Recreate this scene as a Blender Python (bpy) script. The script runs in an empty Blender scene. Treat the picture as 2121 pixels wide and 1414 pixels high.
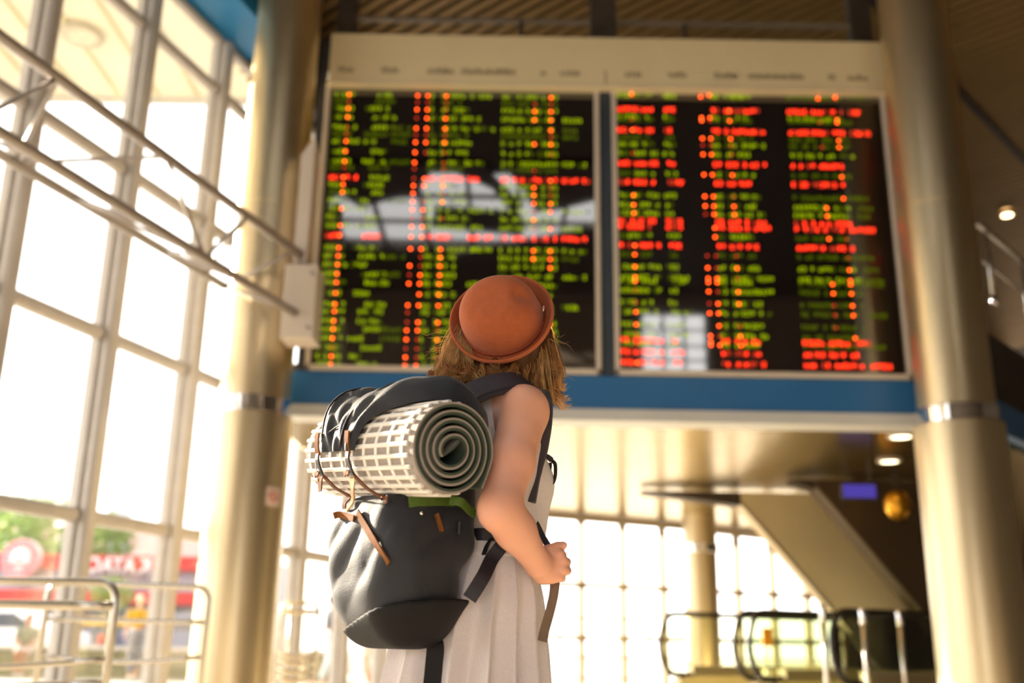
import bpy, bmesh, math, random
import numpy as np
from mathutils import Vector, Matrix

# ------------------------------------------------------------------ camera
W, H, FPX = 2121, 1414, 2103.0
PITCH, ROLL, CAM = math.radians(16.5), 0.0165, np.array([0, 0, .85])
_f = np.array([0, math.cos(PITCH), math.sin(PITCH)])
_u0 = np.array([0, -math.sin(PITCH), math.cos(PITCH)])
_r0 = np.array([1., 0, 0])
_R = math.cos(ROLL)*_r0 + math.sin(ROLL)*_u0
_U = math.cos(ROLL)*_u0 - math.sin(ROLL)*_r0
scene = bpy.context.scene
COL = scene.collection
cd = bpy.data.cameras.new('camera'); cam = bpy.data.objects.new('camera', cd); COL.objects.link(cam)
M = Matrix(((_R[0], _U[0], -_f[0], CAM[0]), (_R[1], _U[1], -_f[1], CAM[1]), (_R[2], _U[2], -_f[2], CAM[2]), (0, 0, 0, 1)))
cam.matrix_world = M
cd.sensor_width = 36.0; cd.lens = FPX/W*36.0; cd.clip_end = 500; cd.clip_start = .05
cd.dof.use_dof = True; cd.dof.focus_distance = 2.36; cd.dof.aperture_fstop = 1.8
scene.camera = cam
# ------------------------------------------------------------------ world, sun, exposure
wd = bpy.data.worlds.new('world'); scene.world = wd; wd.use_nodes = True
bg = wd.node_tree.nodes['Background']
bg.inputs['Color'].default_value = (1.0, .975, .935, 1); bg.inputs['Strength'].default_value = 1.7
sd = bpy.data.lights.new('sun', 'SUN'); sun = bpy.data.objects.new('sun', sd); COL.objects.link(sun)
SUN_AZ, SUN_EL = math.radians(-46), math.radians(18)      # azimuth of the sun measured from +Y towards +X
sdir = Vector((math.sin(SUN_AZ)*math.cos(SUN_EL), math.cos(SUN_AZ)*math.cos(SUN_EL), math.sin(SUN_EL)))
sun.rotation_euler = sdir.to_track_quat('Z', 'Y').to_euler()
sun.location = sdir*60
sd.energy = 12.0; sd.color = (1, .86, .66); sd.angle = math.radians(1.5)
vs = scene.view_settings
vs.view_transform = 'Standard'; vs.look = 'None'; vs.gamma = 1.0; vs.use_curve_mapping = False
vs.exposure = 1.52
# ------------------------------------------------------------------ helpers
def ray(x, y): return _f + _R*(x-W/2)/FPX - _U*(y-H/2)/FPX
def PY(x, y, Y): d = ray(x, y); return CAM + d*(Y/d[1])          # point of the line of sight at world depth Y
def PZ(x, y, Z): d = ray(x, y); return CAM + d*((Z-CAM[2])/d[2])
def lin(c):
    if isinstance(c, str):
        c = [int(c[i:i+2], 16)/255 for i in (0, 2, 4)]
        c = [v/12.92 if v <= .04045 else ((v+.055)/1.055)**2.4 for v in c]
    return (c[0], c[1], c[2], 1)
MATS = {}
def mat(name, col, rough=.6, metal=0., vary=.12, scale=8., bump=0., bscale=60., spec=.5, emit=0., sheen=0., transl=0., stretch=None):
    """procedural principled material: noise-driven tone and fine relief"""
    if name in MATS: return MATS[name]
    m = bpy.data.materials.new(name); m.use_nodes = True; nt = m.node_tree; N = nt.nodes; L = nt.links
    b = N['Principled BSDF']; c = lin(col)
    tc = N.new('ShaderNodeTexCoord'); src = tc.outputs['Object']
    if stretch:
        mp = N.new('ShaderNodeMapping'); mp.inputs['Scale'].default_value = stretch
        L.new(src, mp.inputs['Vector']); src = mp.outputs['Vector']
    nz = N.new('ShaderNodeTexNoise'); nz.inputs['Scale'].default_value = scale; nz.inputs['Detail'].default_value = 4
    L.new(src, nz.inputs['Vector'])
    cr = N.new('ShaderNodeValToRGB')
    cr.color_ramp.elements[0].position = .3; cr.color_ramp.elements[1].position = .7
    cr.color_ramp.elements[0].color = tuple(max(0, v*(1-vary)) for v in c[:3])+(1,)
    cr.color_ramp.elements[1].color = tuple(min(1, v*(1+vary)) for v in c[:3])+(1,)
    L.new(nz.outputs['Fac'], cr.inputs['Fac']); L.new(cr.outputs['Color'], b.inputs['Base Color'])
    b.inputs['Roughness'].default_value = rough; b.inputs['Metallic'].default_value = metal
    b.inputs['Specular IOR Level'].default_value = spec
    if sheen: b.inputs['Sheen Weight'].default_value = sheen
    if bump:
        n2 = N.new('ShaderNodeTexNoise'); n2.inputs['Scale'].default_value = bscale; n2.inputs['Detail'].default_value = 3
        L.new(src, n2.inputs['Vector'])
        bp = N.new('ShaderNodeBump'); bp.inputs['Strength'].default_value = bump; bp.inputs['Distance'].default_value = .01
        L.new(n2.outputs['Fac'], bp.inputs['Height']); L.new(bp.outputs['Normal'], b.inputs['Normal'])
    if emit:
        b.inputs['Emission Color'].default_value = c; b.inputs['Emission Strength'].default_value = emit
    if transl:
        t = N.new('ShaderNodeBsdfTranslucent'); L.new(cr.outputs['Color'], t.inputs['Color'])
        mx = N.new('ShaderNodeMixShader'); mx.inputs[0].default_value = transl
        L.new(b.outputs[0], mx.inputs[1]); L.new(t.outputs[0], mx.inputs[2])
        L.new(mx.outputs[0], N['Material Output'].inputs['Surface'])
    MATS[name] = m; return m
def glass(name, tint=(1, 1, 1), refl=.9):
    """thin pane: clear with a Fresnel reflection"""
    if name in MATS: return MATS[name]
    m = bpy.data.materials.new(name); m.use_nodes = True; nt = m.node_tree; N = nt.nodes; L = nt.links
    N.remove(N['Principled BSDF'])
    t = N.new('ShaderNodeBsdfTransparent'); t.inputs['Color'].default_value = lin(tint)
    g = N.new('ShaderNodeBsdfGlossy'); g.inputs['Roughness'].default_value = .03
    fr = N.new('ShaderNodeFresnel'); fr.inputs['IOR'].default_value = 1.35
    nz = N.new('ShaderNodeTexNoise'); nz.inputs['Scale'].default_value = 2.
    mu = N.new('ShaderNodeMath'); mu.operation = 'MULTIPLY'; mu.inputs[1].default_value = refl
    L.new(fr.outputs[0], mu.inputs[0])
    bp = N.new('ShaderNodeBump'); bp.inputs['Strength'].default_value = .02; L.new(nz.outputs['Fac'], bp.inputs['Height'])
    L.new(bp.outputs['Normal'], g.inputs['Normal'])
    mx = N.new('ShaderNodeMixShader'); L.new(mu.outputs[0], mx.inputs[0]); L.new(t.outputs[0], mx.inputs[1]); L.new(g.outputs[0], mx.inputs[2])
    L.new(mx.outputs[0], N['Material Output'].inputs['Surface'])
    MATS[name] = m; return m
def emitter(name, col, strength):
    if name in MATS: return MATS[name]
    m = bpy.data.materials.new(name); m.use_nodes = True; N = m.node_tree.nodes; L = m.node_tree.links
    N.remove(N['Principled BSDF']); e = N.new('ShaderNodeEmission'); e.inputs['Color'].default_value = lin(col)
    e.inputs['Strength'].default_value = strength; L.new(e.outputs[0], N['Material Output'].inputs['Surface'])
    MATS[name] = m; return m
ORG = {}                                   # world origin of each object's local frame
def org(o): return ORG.get(o, np.zeros(3)) if o is not None else np.zeros(3)
def tag(o, label=None, cat=None, group=None, kind=None):
    if label: o['label'] = label
    if cat: o['category'] = cat
    if group: o['group'] = group
    if kind: o['kind'] = kind
    return o
def thing(name, label, cat, loc=(0, 0, 0), group=None, kind=None):
    o = bpy.data.objects.new(name, None); COL.objects.link(o); o.location = tuple(loc); o.empty_display_size = .1
    ORG[o] = np.array(loc, float); return tag(o, label, cat, group, kind)
class MB:
    """collects geometry in world coordinates, builds one mesh object"""
    def __init__(s): s.v = []; s.f = []; s.mi = []; s.cm = 0
    def add(s, vs, fs):
        n = len(s.v); s.v.extend([tuple(map(float, p)) for p in vs]); s.f.extend([tuple(n+i for i in q) for q in fs]); s.mi.extend([s.cm]*len(fs)); return s
    def box(s, lo, hi): 
        (a, b, c), (d, e, g) = lo, hi
        return s.hexa([(a, b, c), (d, b, c), (d, e, c), (a, e, c), (a, b, g), (d, b, g), (d, e, g), (a, e, g)])
    def hexa(s, p): return s.add(p, [(3, 2, 1, 0), (4, 5, 6, 7), (0, 1, 5, 4), (1, 2, 6, 5), (2, 3, 7, 6), (3, 0, 4, 7)])
    def obox(s, c, ax, ay, az):            # oriented box: centre and three half-axis vectors
        c, ax, ay, az = map(np.array, (c, ax, ay, az))
        return s.hexa([c-ax-ay-az, c+ax-ay-az, c+ax+ay-az, c-ax+ay-az, c-ax-ay+az, c+ax-ay+az, c+ax+ay+az, c-ax+ay+az])
    def bar(s, a, b, w, h, up=(0, 0, 1)):  # rectangular bar from a to b
        a, b = np.array(a, float), np.array(b, float); d = b-a; l = np.linalg.norm(d); d = d/l
        up = np.array(up, float); sd_ = np.cross(d, up); n = np.linalg.norm(sd_)
        if n < 1e-4: sd_ = np.array([1., 0, 0])
        else: sd_ = sd_/n
        u = np.cross(sd_, d)
        return s.obox((a+b)/2, d*l/2, sd_*w/2, u*h/2)
    def tube(s, pts, r, n=10, caps=True, close=False):
        pts = [np.array(p, float) for p in pts]; m = len(pts)
        rs = [r]*m if np.isscalar(r) else list(r)
        prev = None; rings = []
        for i in range(m):
            if close: t = pts[(i+1) % m]-pts[i-1]
            else: t = pts[min(i+1, m-1)]-pts[max(i-1, 0)]
            t = t/(np.linalg.norm(t)+1e-9)
            if prev is None:
                a = np.array([0, 0, 1.]) if abs(t[2]) < .9 else np.array([1., 0, 0])
                x = np.cross(t, a)
            else: x = prev-t*np.dot(prev, t)
            x = x/(np.linalg.norm(x)+1e-9); prev = x; y = np.cross(t, x)
            rings.append([pts[i]+rs[i]*(math.cos(2*math.pi*k/n)*x+math.sin(2*math.pi*k/n)*y) for k in range(n)])
        vs = [p for q in rings for p in q]; fs = []
        for i in range(m if close else m-1):
            j = (i+1) % m
            for k in range(n):
                fs.append((i*n+k, i*n+(k+1) % n, j*n+(k+1) % n, j*n+k))
        if caps and not close: fs.append(tuple(range(n-1, -1, -1))); fs.append(tuple((m-1)*n+k for k in range(n)))
        return s.add(vs, fs)
    def lathe(s, prof, c, ax=(0, 0, 1), n=32, caps=True):      # profile of (radius, height)
        ax = np.array(ax, float); ax /= np.linalg.norm(ax); c = np.array(c, float)
        a = np.array([1., 0, 0]) if abs(ax[0]) < .9 else np.array([0, 1., 0])
        x = np.cross(ax, a); x /= np.linalg.norm(x); y = np.cross(ax, x)
        vs = []; fs = []
        for (r, h) in prof:
            for k in range(n): vs.append(c+ax*h+r*(math.cos(2*math.pi*k/n)*x+math.sin(2*math.pi*k/n)*y))
        for i in range(len(prof)-1):
            for k in range(n): fs.append((i*n+k, i*n+(k+1) % n, (i+1)*n+(k+1) % n, (i+1)*n+k))
        if caps: fs.append(tuple(range(n-1, -1, -1))); fs.append(tuple((len(prof)-1)*n+k for k in range(n)))
        return s.add(vs, fs)
    def prism(s, poly, d):                 # closed polygon (3D points) pushed along vector d
        n = len(poly); poly = [np.array(p, float) for p in poly]; d = np.array(d, float)
        vs = poly+[p+d for p in poly]
        fs = [tuple(range(n-1, -1, -1)), tuple(range(n, 2*n))]+[(i, (i+1) % n, n+(i+1) % n, n+i) for i in range(n)]
        return s.add(vs, fs)
    def sheet(s, grid, th=0., normals=None):                  # grid[i][j] of points; thickness by offset along normals
        g = np.array(grid, float); a, b = g.shape[:2]
        du = np.gradient(g, axis=0); dv = np.gradient(g, axis=1); nn = np.cross(du, dv); nn /= (np.linalg.norm(nn, axis=2, keepdims=True)+1e-9)
        if th == 0:
            return s.add(g.reshape(-1, 3), [(i*b+j, (i+1)*b+j, (i+1)*b+j+1, i*b+j+1) for i in range(a-1) for j in range(b-1)])
        top = g+nn*th/2; bot = g-nn*th/2; vs = np.concatenate([top.reshape(-1, 3), bot.reshape(-1, 3)]); o = a*b; fs = []
        for i in range(a-1):
            for j in range(b-1):
                q = (i*b+j, (i+1)*b+j, (i+1)*b+j+1, i*b+j+1); fs.append(q); fs.append(tuple(o+k for k in q[::-1]))
        rim = [i*b for i in range(a)]+[(a-1)*b+j for j in range(1, b)]+[i*b+b-1 for i in range(a-2, -1, -1)]+[j for j in range(b-2, 0, -1)]
        for k in range(len(rim)): p, q = rim[k], rim[(k+1) % len(rim)]; fs.append((p, o+p, o+q, q))
        return s.add(vs, fs)
    def build(s, name, mt, parent=None, smooth=False, bevel=0., label=None, cat=None, group=None, kind=None, sub=0, auto=None):
        me = bpy.data.meshes.new(name); o0 = org(parent)
        me.from_pydata([(p[0]-o0[0], p[1]-o0[1], p[2]-o0[2]) for p in s.v], [], s.f)
        mts = mt if isinstance(mt, (list, tuple)) else [mt]
        for m_ in mts: me.materials.append(m_)
        if len(mts) > 1: me.polygons.foreach_set('material_index', s.mi)
        me.update(); 
        bm = bmesh.new(); bm.from_mesh(me); bmesh.ops.recalc_face_normals(bm, faces=bm.faces); bm.to_mesh(me); bm.free()
        if smooth: me.polygons.foreach_set('use_smooth', [True]*len(me.polygons))
        if auto is not None: me.set_sharp_from_angle(angle=math.radians(auto))
        o = bpy.data.objects.new(name, me); COL.objects.link(o)
        if parent is not None: o.parent = parent
        ORG[o] = o0.copy()
        if bevel: b = o.modifiers.new('bevel', 'BEVEL'); b.width = bevel; b.segments = 2; b.limit_method = 'ANGLE'
        if sub: b = o.modifiers.new('sub', 'SUBSURF'); b.levels = sub; b.render_levels = sub
        return tag(o, label, cat, group, kind)
def share(src, name, parent, mw):
    """another object of the same mesh, placed by a 4x4 matrix in the parent's local frame"""
    o = bpy.data.objects.new(name, src.data); COL.objects.link(o); o.parent = parent; o.matrix_local = mw
    ORG[o] = org(parent).copy(); return o
def bez(pts, n=8):
    """Catmull-Rom through points"""
    p = [np.array(q, float) for q in pts]; p = [2*p[0]-p[1]]+p+[2*p[-1]-p[-2]]; out = []
    for i in range(1, len(p)-2):
        for k in range(n):
            t = k/n; a, b, c, d = p[i-1:i+3]
            out.append(.5*((2*b)+(-a+c)*t+(2*a-5*b+4*c-d)*t*t+(-a+3*b-3*c+d)*t**3))
    out.append(p[-2]); return out
def ribbon(pts, wdir, w, th, sm=8):
    """grid for a strap: centre line pts, width direction(s), width(s); returns MB"""
    c = np.array(bez(pts, sm)); n = len(c)
    wd_ = np.array(wdir, float)
    if wd_.ndim == 1: wd_ = np.repeat(wd_[None], n, 0)
    else: wd_ = np.array(bez(list(wd_), sm))
    ws = np.interp(np.linspace(0, 1, n), np.linspace(0, 1, len(w)), w) if not np.isscalar(w) else np.full(n, w)
    t = np.gradient(c, axis=0); t /= np.linalg.norm(t, axis=1, keepdims=True)+1e-9
    wd_ = wd_-t*(wd_*t).sum(1, keepdims=True); wd_ /= np.linalg.norm(wd_, axis=1, keepdims=True)+1e-9
    g = [[c[i]+wd_[i]*ws[i]*k for k in (-.5, -.25, 0, .25, .5)] for i in range(n)]
    return MB().sheet(g, th)
# ------------------------------------------------------------------ implicit surfaces (smooth unions -> one continuous mesh)
class SDF:
    def __init__(s, lo, hi, h):
        s.lo = np.array(lo, float); s.h = h; s.n = np.ceil((np.array(hi)-s.lo)/h).astype(int)+1
        s.D = np.full(s.n, .5, np.float32)
    def _sl(s, lo, hi, m):
        a = np.clip(np.floor((lo-m-s.lo)/s.h).astype(int), 0, s.n); b = np.clip(np.ceil((hi+m-s.lo)/s.h).astype(int)+1, 0, s.n)
        sl = tuple(slice(a[i], b[i]) for i in range(3))
        g = np.meshgrid(*[(s.lo[i]+s.h*np.arange(a[i], b[i])).astype(np.float32) for i in range(3)], indexing='ij')
        return sl, g
    def _mix(s, sl, d, k, op):
        D = s.D[sl]
        if op == 'u':
            if k > 0: hh = np.clip(.5+.5*(D-d)/k, 0, 1); s.D[sl] = D*(1-hh)+d*hh-k*hh*(1-hh)
            else: s.D[sl] = np.minimum(D, d)
        elif op == 'd':
            d = -d
            if k > 0: hh = np.clip(.5-.5*(D-d)/k, 0, 1); s.D[sl] = D*(1-hh)+d*hh+k*hh*(1-hh)
            else: s.D[sl] = np.maximum(D, d)
    def cone(s, a, b, ra, rb, k=.01, op='u', flat=None):       # tapered capsule; flat=(dir, factor) squashes across dir
        a, b = np.array(a, float), np.array(b, float); R_ = max(ra, rb); m = k+.03
        sl, g = s._sl(np.minimum(a, b)-R_*1.6, np.maximum(a, b)+R_*1.6, m)
        ab = b-a; L2 = ab@ab+1e-12
        t = np.clip(sum((g[i]-a[i])*ab[i] for i in range(3))/L2, 0, 1)
        v = [g[i]-(a[i]+t*ab[i]) for i in range(3)]
        if flat is not None:
            fd, ff = np.array(flat[0], float), flat[1]; fd /= np.linalg.norm(fd); q = sum(v[i]*fd[i] for i in range(3))*(1/ff-1)
            v = [v[i]+q*fd[i] for i in range(3)]
        d = np.sqrt(sum(x*x for x in v))-(ra+(rb-ra)*t); s._mix(sl, d, k, op); return s
    def ell(s, c, r, ax=None, k=.01, op='u'):                  # ellipsoid with radii r along the rows of ax
        c = np.array(c, float); r = np.array(r, float); A = np.eye(3) if ax is None else np.array(ax, float)
        A = A/np.linalg.norm(A, axis=1, keepdims=True); R_ = r.max()
        sl, g = s._sl(c-R_, c+R_, k+.03)
        v = [g[i]-c[i] for i in range(3)]; q = [sum(v[i]*A[j, i] for i in range(3))/r[j] for j in range(3)]
        k0 = np.sqrt(sum(x*x for x in q)); k1 = np.sqrt(sum((q[j]/r[j])**2 for j in range(3)))+1e-9
        s._mix(sl, k0*(k0-1)/k1, k, op); return s
    def rbox(s, c, r, ax, rad, k=.01, op='u'):
        c = np.array(c, float); r = np.array(r, float); A = np.array(ax, float); A = A/np.linalg.norm(A, axis=1, keepdims=True)
        R_ = np.linalg.norm(r); sl, g = s._sl(c-R_, c+R_, k+.03)
        v = [g[i]-c[i] for i in range(3)]; q = [abs(sum(v[i]*A[j, i] for i in range(3)))-(r[j]-rad) for j in range(3)]
        o = np.sqrt(sum(np.maximum(x, 0)**2 for x in q)); i_ = np.minimum(np.maximum(np.maximum(q[0], q[1]), q[2]), 0)
        s._mix(sl, o+i_-rad, k, op); return s
    def half(s, p, n, k=0.):                                   # keep the side n points away from
        p = np.array(p, float); n = np.array(n, float); n /= np.linalg.norm(n)
        sl, g = s._sl(s.lo, s.lo+s.h*s.n, 0)
        d = sum((g[i]-p[i])*n[i] for i in range(3)); s._mix(sl, -d, k, 'd'); return s
    def warp(s, fn):                                           # add a displacement field to the distance
        g = np.meshgrid(*[(s.lo[i]+s.h*np.arange(s.n[i])).astype(np.float32) for i in range(3)], indexing='ij'); s.D += fn(*g).astype(np.float32); return s
    def mesh(s):
        V = s.D; I = V < 0; n = s.n
        c = np.zeros(n-1, np.int8)
        for dx in (0, 1):
            for dy in (0, 1):
                for dz in (0, 1): c += I[dx:n[0]-1+dx, dy:n[1]-1+dy, dz:n[2]-1+dz]
        act = np.argwhere((c > 0) & (c < 8)); idx = np.full(n-1, -1, np.int64); idx[tuple(act.T)] = np.arange(len(act))
        P = np.zeros((len(act), 3)); cnt = np.zeros(len(act))
        for axis in range(3):
            o1, o2 = [i for i in range(3) if i != axis]
            for a in (0, 1):
                for b in (0, 1):
                    off = np.zeros(3, int); off[o1] = a; off[o2] = b; off2 = off.copy(); off2[axis] = 1
                    v0 = V[tuple((act+off).T)]; v1 = V[tuple((act+off2).T)]; cr = (v0 < 0) != (v1 < 0)
                    t = np.where(cr, v0/(v0-v1+1e-12), 0); p = np.repeat(off[None].astype(float), len(act), 0); p[:, axis] = t
                    P[cr] += p[cr]; cnt[cr] += 1
        P = act+P/cnt[:, None]; verts = s.lo+P*s.h; faces = []
        for axis in range(3):
            o1, o2 = (axis+1) % 3, (axis+2) % 3
            sa = [slice(None)]*3; sb = [slice(None)]*3; sa[axis] = slice(0, n[axis]-1); sb[axis] = slice(1, n[axis])
            diff = I[tuple(sa)] != I[tuple(sb)]; e = np.argwhere(diff)
            e = e[(e[:, o1] > 0) & (e[:, o2] > 0) & (e[:, o1] < n[o1]-1) & (e[:, o2] < n[o2]-1)]
            if not len(e): continue
            def ci(a, b): q = e.copy(); q[:, o1] -= a; q[:, o2] -= b; return idx[tuple(q.T)]
            q = np.stack([ci(1, 1), ci(0, 1), ci(0, 0), ci(1, 0)], 1); flip = ~I[tuple(e.T)]
            q[flip] = q[flip][:, ::-1]; faces.append(q)
        return verts, np.concatenate(faces)
    def build(s, name, mt, parent=None, relax=1, **kw):
        v, f = s.mesh()
        if relax:
            ed = np.concatenate([f[:, [0, 1]], f[:, [1, 2]], f[:, [2, 3]], f[:, [3, 0]]])
            for _ in range(relax):
                acc = np.zeros_like(v); cnt = np.zeros(len(v))
                for a, b in ((0, 1), (1, 0)): np.add.at(acc, ed[:, a], v[ed[:, b]]); np.add.at(cnt, ed[:, a], 1)
                v = v*.4+.6*acc/np.maximum(cnt, 1)[:, None]
        o0 = org(parent); v = v-o0
        me = bpy.data.meshes.new(name); me.vertices.add(len(v)); me.vertices.foreach_set('co', v.astype(np.float32).ravel())
        me.loops.add(f.size); me.loops.foreach_set('vertex_index', f.astype(np.int32).ravel())
        me.polygons.add(len(f)); me.polygons.foreach_set('loop_start', np.arange(0, f.size, 4, dtype=np.int32))
        me.update(calc_edges=True); me.validate()
        me.polygons.foreach_set('use_smooth', [True]*len(me.polygons))
        me.materials.append(mt)
        o = bpy.data.objects.new(name, me); COL.objects.link(o); o.parent = parent; ORG[o] = o0.copy()
        return tag(o, **kw)
random.seed(7); np.random.seed(7)
# ================================================================== SETTING
alu = mat('pale_grey_metal', 'beb9b6', .45, .15, .05, 6)
dark_metal = mat('dark_grey_metal', '3a3436', .5, .3, .1, 6)
clear = glass('clear_glass', refl=.35)
floor_m = mat('polished_floor', 'b8ab94', .25, 0, .08, 3)
TH = math.radians(17.5); WD = np.array([math.sin(TH), math.cos(TH), 0]); WN = np.array([math.cos(TH), -math.sin(TH), 0])   # window wall: direction, inward normal
W0 = np.array([-3.5, 10., 0])
def wp(s, z, off=0.): return W0+WD*s+WN*off+np.array([0, 0, z])
B0 = np.array([-1.13, 17.5, 0]); BD = np.array([.87, .5, 0]); BD /= np.linalg.norm(BD); BN = np.array([BD[1], -BD[0], 0])      # rear glass wall
A43 = math.radians(43); GD = np.array([math.sin(A43), math.cos(A43), 0]); GN = np.array([-math.cos(A43), math.sin(A43), 0])   # the hall's diagonal grid

MB().add([(-5.6, -3.2, 0), (16, -3.2, 0), (16, 40, 0), (-1, 40, 0), (-1.13, 17.5, 0)], [(0, 1, 2, 3, 4)]).build('floor', floor_m, kind='structure', label='pale polished floor of the station hall')
# ---- left window wall
WS = [-.975+1.3*k for k in range(-9, 7)]; WZ = [0, 1.86, 3.52, 5.19, 6.80, 7.42]
wl = thing('wall_left', 'tall glazed wall of pale metal mullions on the left', None, (0, 0, 0), kind='structure')
SEND = 8.05
for i, s_ in enumerate(WS):
    if s_ > SEND: break
    b = MB()
    b.prism([wp(s_-.075, 0, .0), wp(s_-.075, 0, .10), wp(s_-.05, 0, .13), wp(s_+.05, 0, .13), wp(s_+.075, 0, .10), wp(s_+.075, 0, .0)], (0, 0, 7.42))
    b.prism([wp(s_-.105, 0, -.06), wp(s_-.105, 0, .03), wp(s_+.105, 0, .03), wp(s_+.105, 0, -.06)], (0, 0, 7.42))
    b.build('mullion', alu, wl)
def rail_seg(s0, s1, z, h=.085):
    b = MB()
    b.prism([wp(s0, z-h, -.02), wp(s0, z-h, .05), wp(s0, z-h*.4, .075), wp(s0, z+h*.4, .075), wp(s0, z+h, .05), wp(s0, z+h, -.02)], WD*(s1-s0)); return b
for i in range(len(WS)-1):
    s0, s1 = WS[i]+.105, WS[i+1]-.105
    if s0 > SEND: break
    s1 = min(s1, SEND)
    for z in WZ[1:]: rail_seg(s0, s1, z, .05 if z > 7 else .06).build('transom', alu, wl)
    rail_seg(s0, s1, .06, .06).build('sill', alu, wl)
    for z0, z1 in zip(WZ[:-1], WZ[1:]):
        MB().prism([wp(s0, z0+.03, -.012), wp(s0, z0+.03, -.002), wp(s1, z0+.03, -.002), wp(s1, z0+.03, -.012)], (0, 0, z1-z0-.06)).build('pane', clear, wl)
# ---- blue edge beam over the window wall
blue = mat('blue_paint', '1a7ab8', .4, 0, .06, 2)
b = MB(); b.prism([wp(-13, 7.47, -.1), wp(-13, 7.47, .62), wp(-13, 8.0, .62), wp(-13, 8.0, -.1)], WD*13.75)
b.build('trim_1', blue, kind='structure', label='blue beam along the top of the left glass wall')
b = MB(); b.prism([wp(.75, 7.47, -.1), wp(.75, 7.47, .3), wp(.75, 8.0, .3), wp(.75, 8.0, -.1)], WD*7.3)
b.build('trim_2', dark_metal, kind='structure', label='dark beam over the left glass wall behind the column')
b = MB(); b.prism([wp(-13, 8.0, -.1), wp(-13, 8.0, .1), wp(-13, 8.9, .1), wp(-13, 8.9, -.1)], WD*21.1)
b.build('wall_left_upper', dark_metal, kind='structure', label='dark wall strip above the left glass wall')
# ---- rear glass wall under the gallery
wb = thing('wall_back', 'bright glazed wall behind the escalators under the gallery', None, (0, 0, 0), kind='structure')
def bp_(t, z, off=0.): return B0+BD*t+BN*off+np.array([0, 0, z])
alu2 = mat('warm_grey_metal', '8f8062', .5, .1, .05, 6)
BT = [.94*k for k in range(0, 11)]
for i, t_ in enumerate(BT):
    MB().prism([bp_(t_-.045, 0, -.06), bp_(t_-.045, 0, .08), bp_(t_+.045, 0, .08), bp_(t_+.045, 0, -.06)], (0, 0, 3.1)).build('mullion', alu2, wb)
for i in range(len(BT)-1):
    t0, t1 = BT[i]+.045, BT[i+1]-.045
    for z in (.05, .95, 1.87, 3.06):
        MB().prism([bp_(t0, z-.045, -.04), bp_(t0, z-.045, .06), bp_(t0, z+.045, .06), bp_(t0, z+.045, -.04)], BD*(t1-t0)).build('transom', alu2, wb)
    for z0, z1 in ((.08, .92), (.98, 1.84), (1.9, 3.03)):
        MB().prism([bp_(t0, z0, -.01), bp_(t0, z0, 0), bp_(t1, z0, 0), bp_(t1, z0, -.01)], (0, 0, z1-z0)).build('pane', clear, wb)
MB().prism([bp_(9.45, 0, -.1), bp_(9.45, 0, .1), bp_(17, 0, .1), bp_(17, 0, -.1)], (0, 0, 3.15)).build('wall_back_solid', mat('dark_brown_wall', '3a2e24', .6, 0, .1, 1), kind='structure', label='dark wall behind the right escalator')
# ---- gallery slab, its slatted underside, blue fascia
slab_m = mat('dark_slab', '3c342e', .7, 0, .1, 3)
K0 = np.array([4.55, 10.3]); K1 = K0+GD[:2]*17
poly = [(-2.6, 10.3), (K0[0], K0[1]), (K1[0], K1[1]), (14, 30), (-1.0, 17.9), (-2.6, 12.4)]
MB().prism([(x, y, 3.17) for x, y in poly], (0, 0, .45)).build('ceiling_gallery', slab_m, kind='structure', label='dark gallery slab behind the departure board')
slat_m = mat('glossy_slat_metal', 'cbb88c', .22, .95, .06, 3)
cl = thing('ceiling_slats_low', 'glossy slatted metal ceiling under the gallery', None, (0, 0, 0), kind='structure')
def inside(p, pl):
    c = False; n = len(pl)
    for i in range(n):
        (x1, y1), (x2, y2) = pl[i], pl[i-1]
        if (y1 > p[1]) != (y2 > p[1]) and p[0] < (x2-x1)*(p[1]-y1)/(y2-y1)+x1: c = not c
    return c
def clip_line(o, d, pl):
    ts = []
    for i in range(len(pl)):
        a, b = np.array(pl[i], float), np.array(pl[i-1], float); e = b-a; den = d[0]*e[1]-d[1]*e[0]
        if abs(den) < 1e-9: continue
        w = a-o; t = (w[0]*e[1]-w[1]*e[0])/den; u = (w[0]*d[1]-w[1]*d[0])/den
        if 0 <= u < 1: ts.append(t)
    ts.sort(); return [(ts[i], ts[i+1]) for i in range(0, len(ts)-1, 2)]
bd2 = BD[:2]; bn2 = BN[:2]
for k in range(0, 75):
    o2 = B0[:2]+bn2*(.08+.13*k)
    for a, c in clip_line(o2, bd2, poly):
        a = max(a, -6); c = min(c, 16)
        if c-a < .2: continue
        p, q = o2+bd2*a, o2+bd2*c
        MB().bar((p[0], p[1], 3.135), (q[0], q[1], 3.135), .105, .04).build('slat', slat_m, cl)
fas = MB().box((-2.5, 10.02, 3.12), (4.35, 10.3, 3.47)); fas.build('trim_3', mat('blue_fascia', '2c6cab', .35, 0, .04, 2), kind='structure', label='blue fascia beam under the departure board')
MB().box((-2.5, 10.0, 3.0), (4.35, 10.34, 3.12)).build('trim_4', mat('pale_fascia', 'ccd0d4', .4, 0, .04, 2), kind='structure', label='pale strip under the blue fascia beam')
g = np.array([4.6, 10.2, 0])
MB().prism([g+(0, 0, 3.12), g+GN*-.12+(0, 0, 3.12), g+GN*-.12+(0, 0, 3.47), g+(0, 0, 3.47)], GD*16).build('trim_5', MATS['blue_fascia'], kind='structure', label='blue fascia turning away behind the right column')
MB().prism([g+GN*-.1+(0, 0, 3.47), g+GN*-.06+(0, 0, 3.47), g+GN*-.06+(0, 0, 4.25), g+GN*-.1+(0, 0, 4.25)], GD*16).build('wall_parapet', slab_m, kind='structure', label='dark gallery parapet behind the right column')
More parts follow.
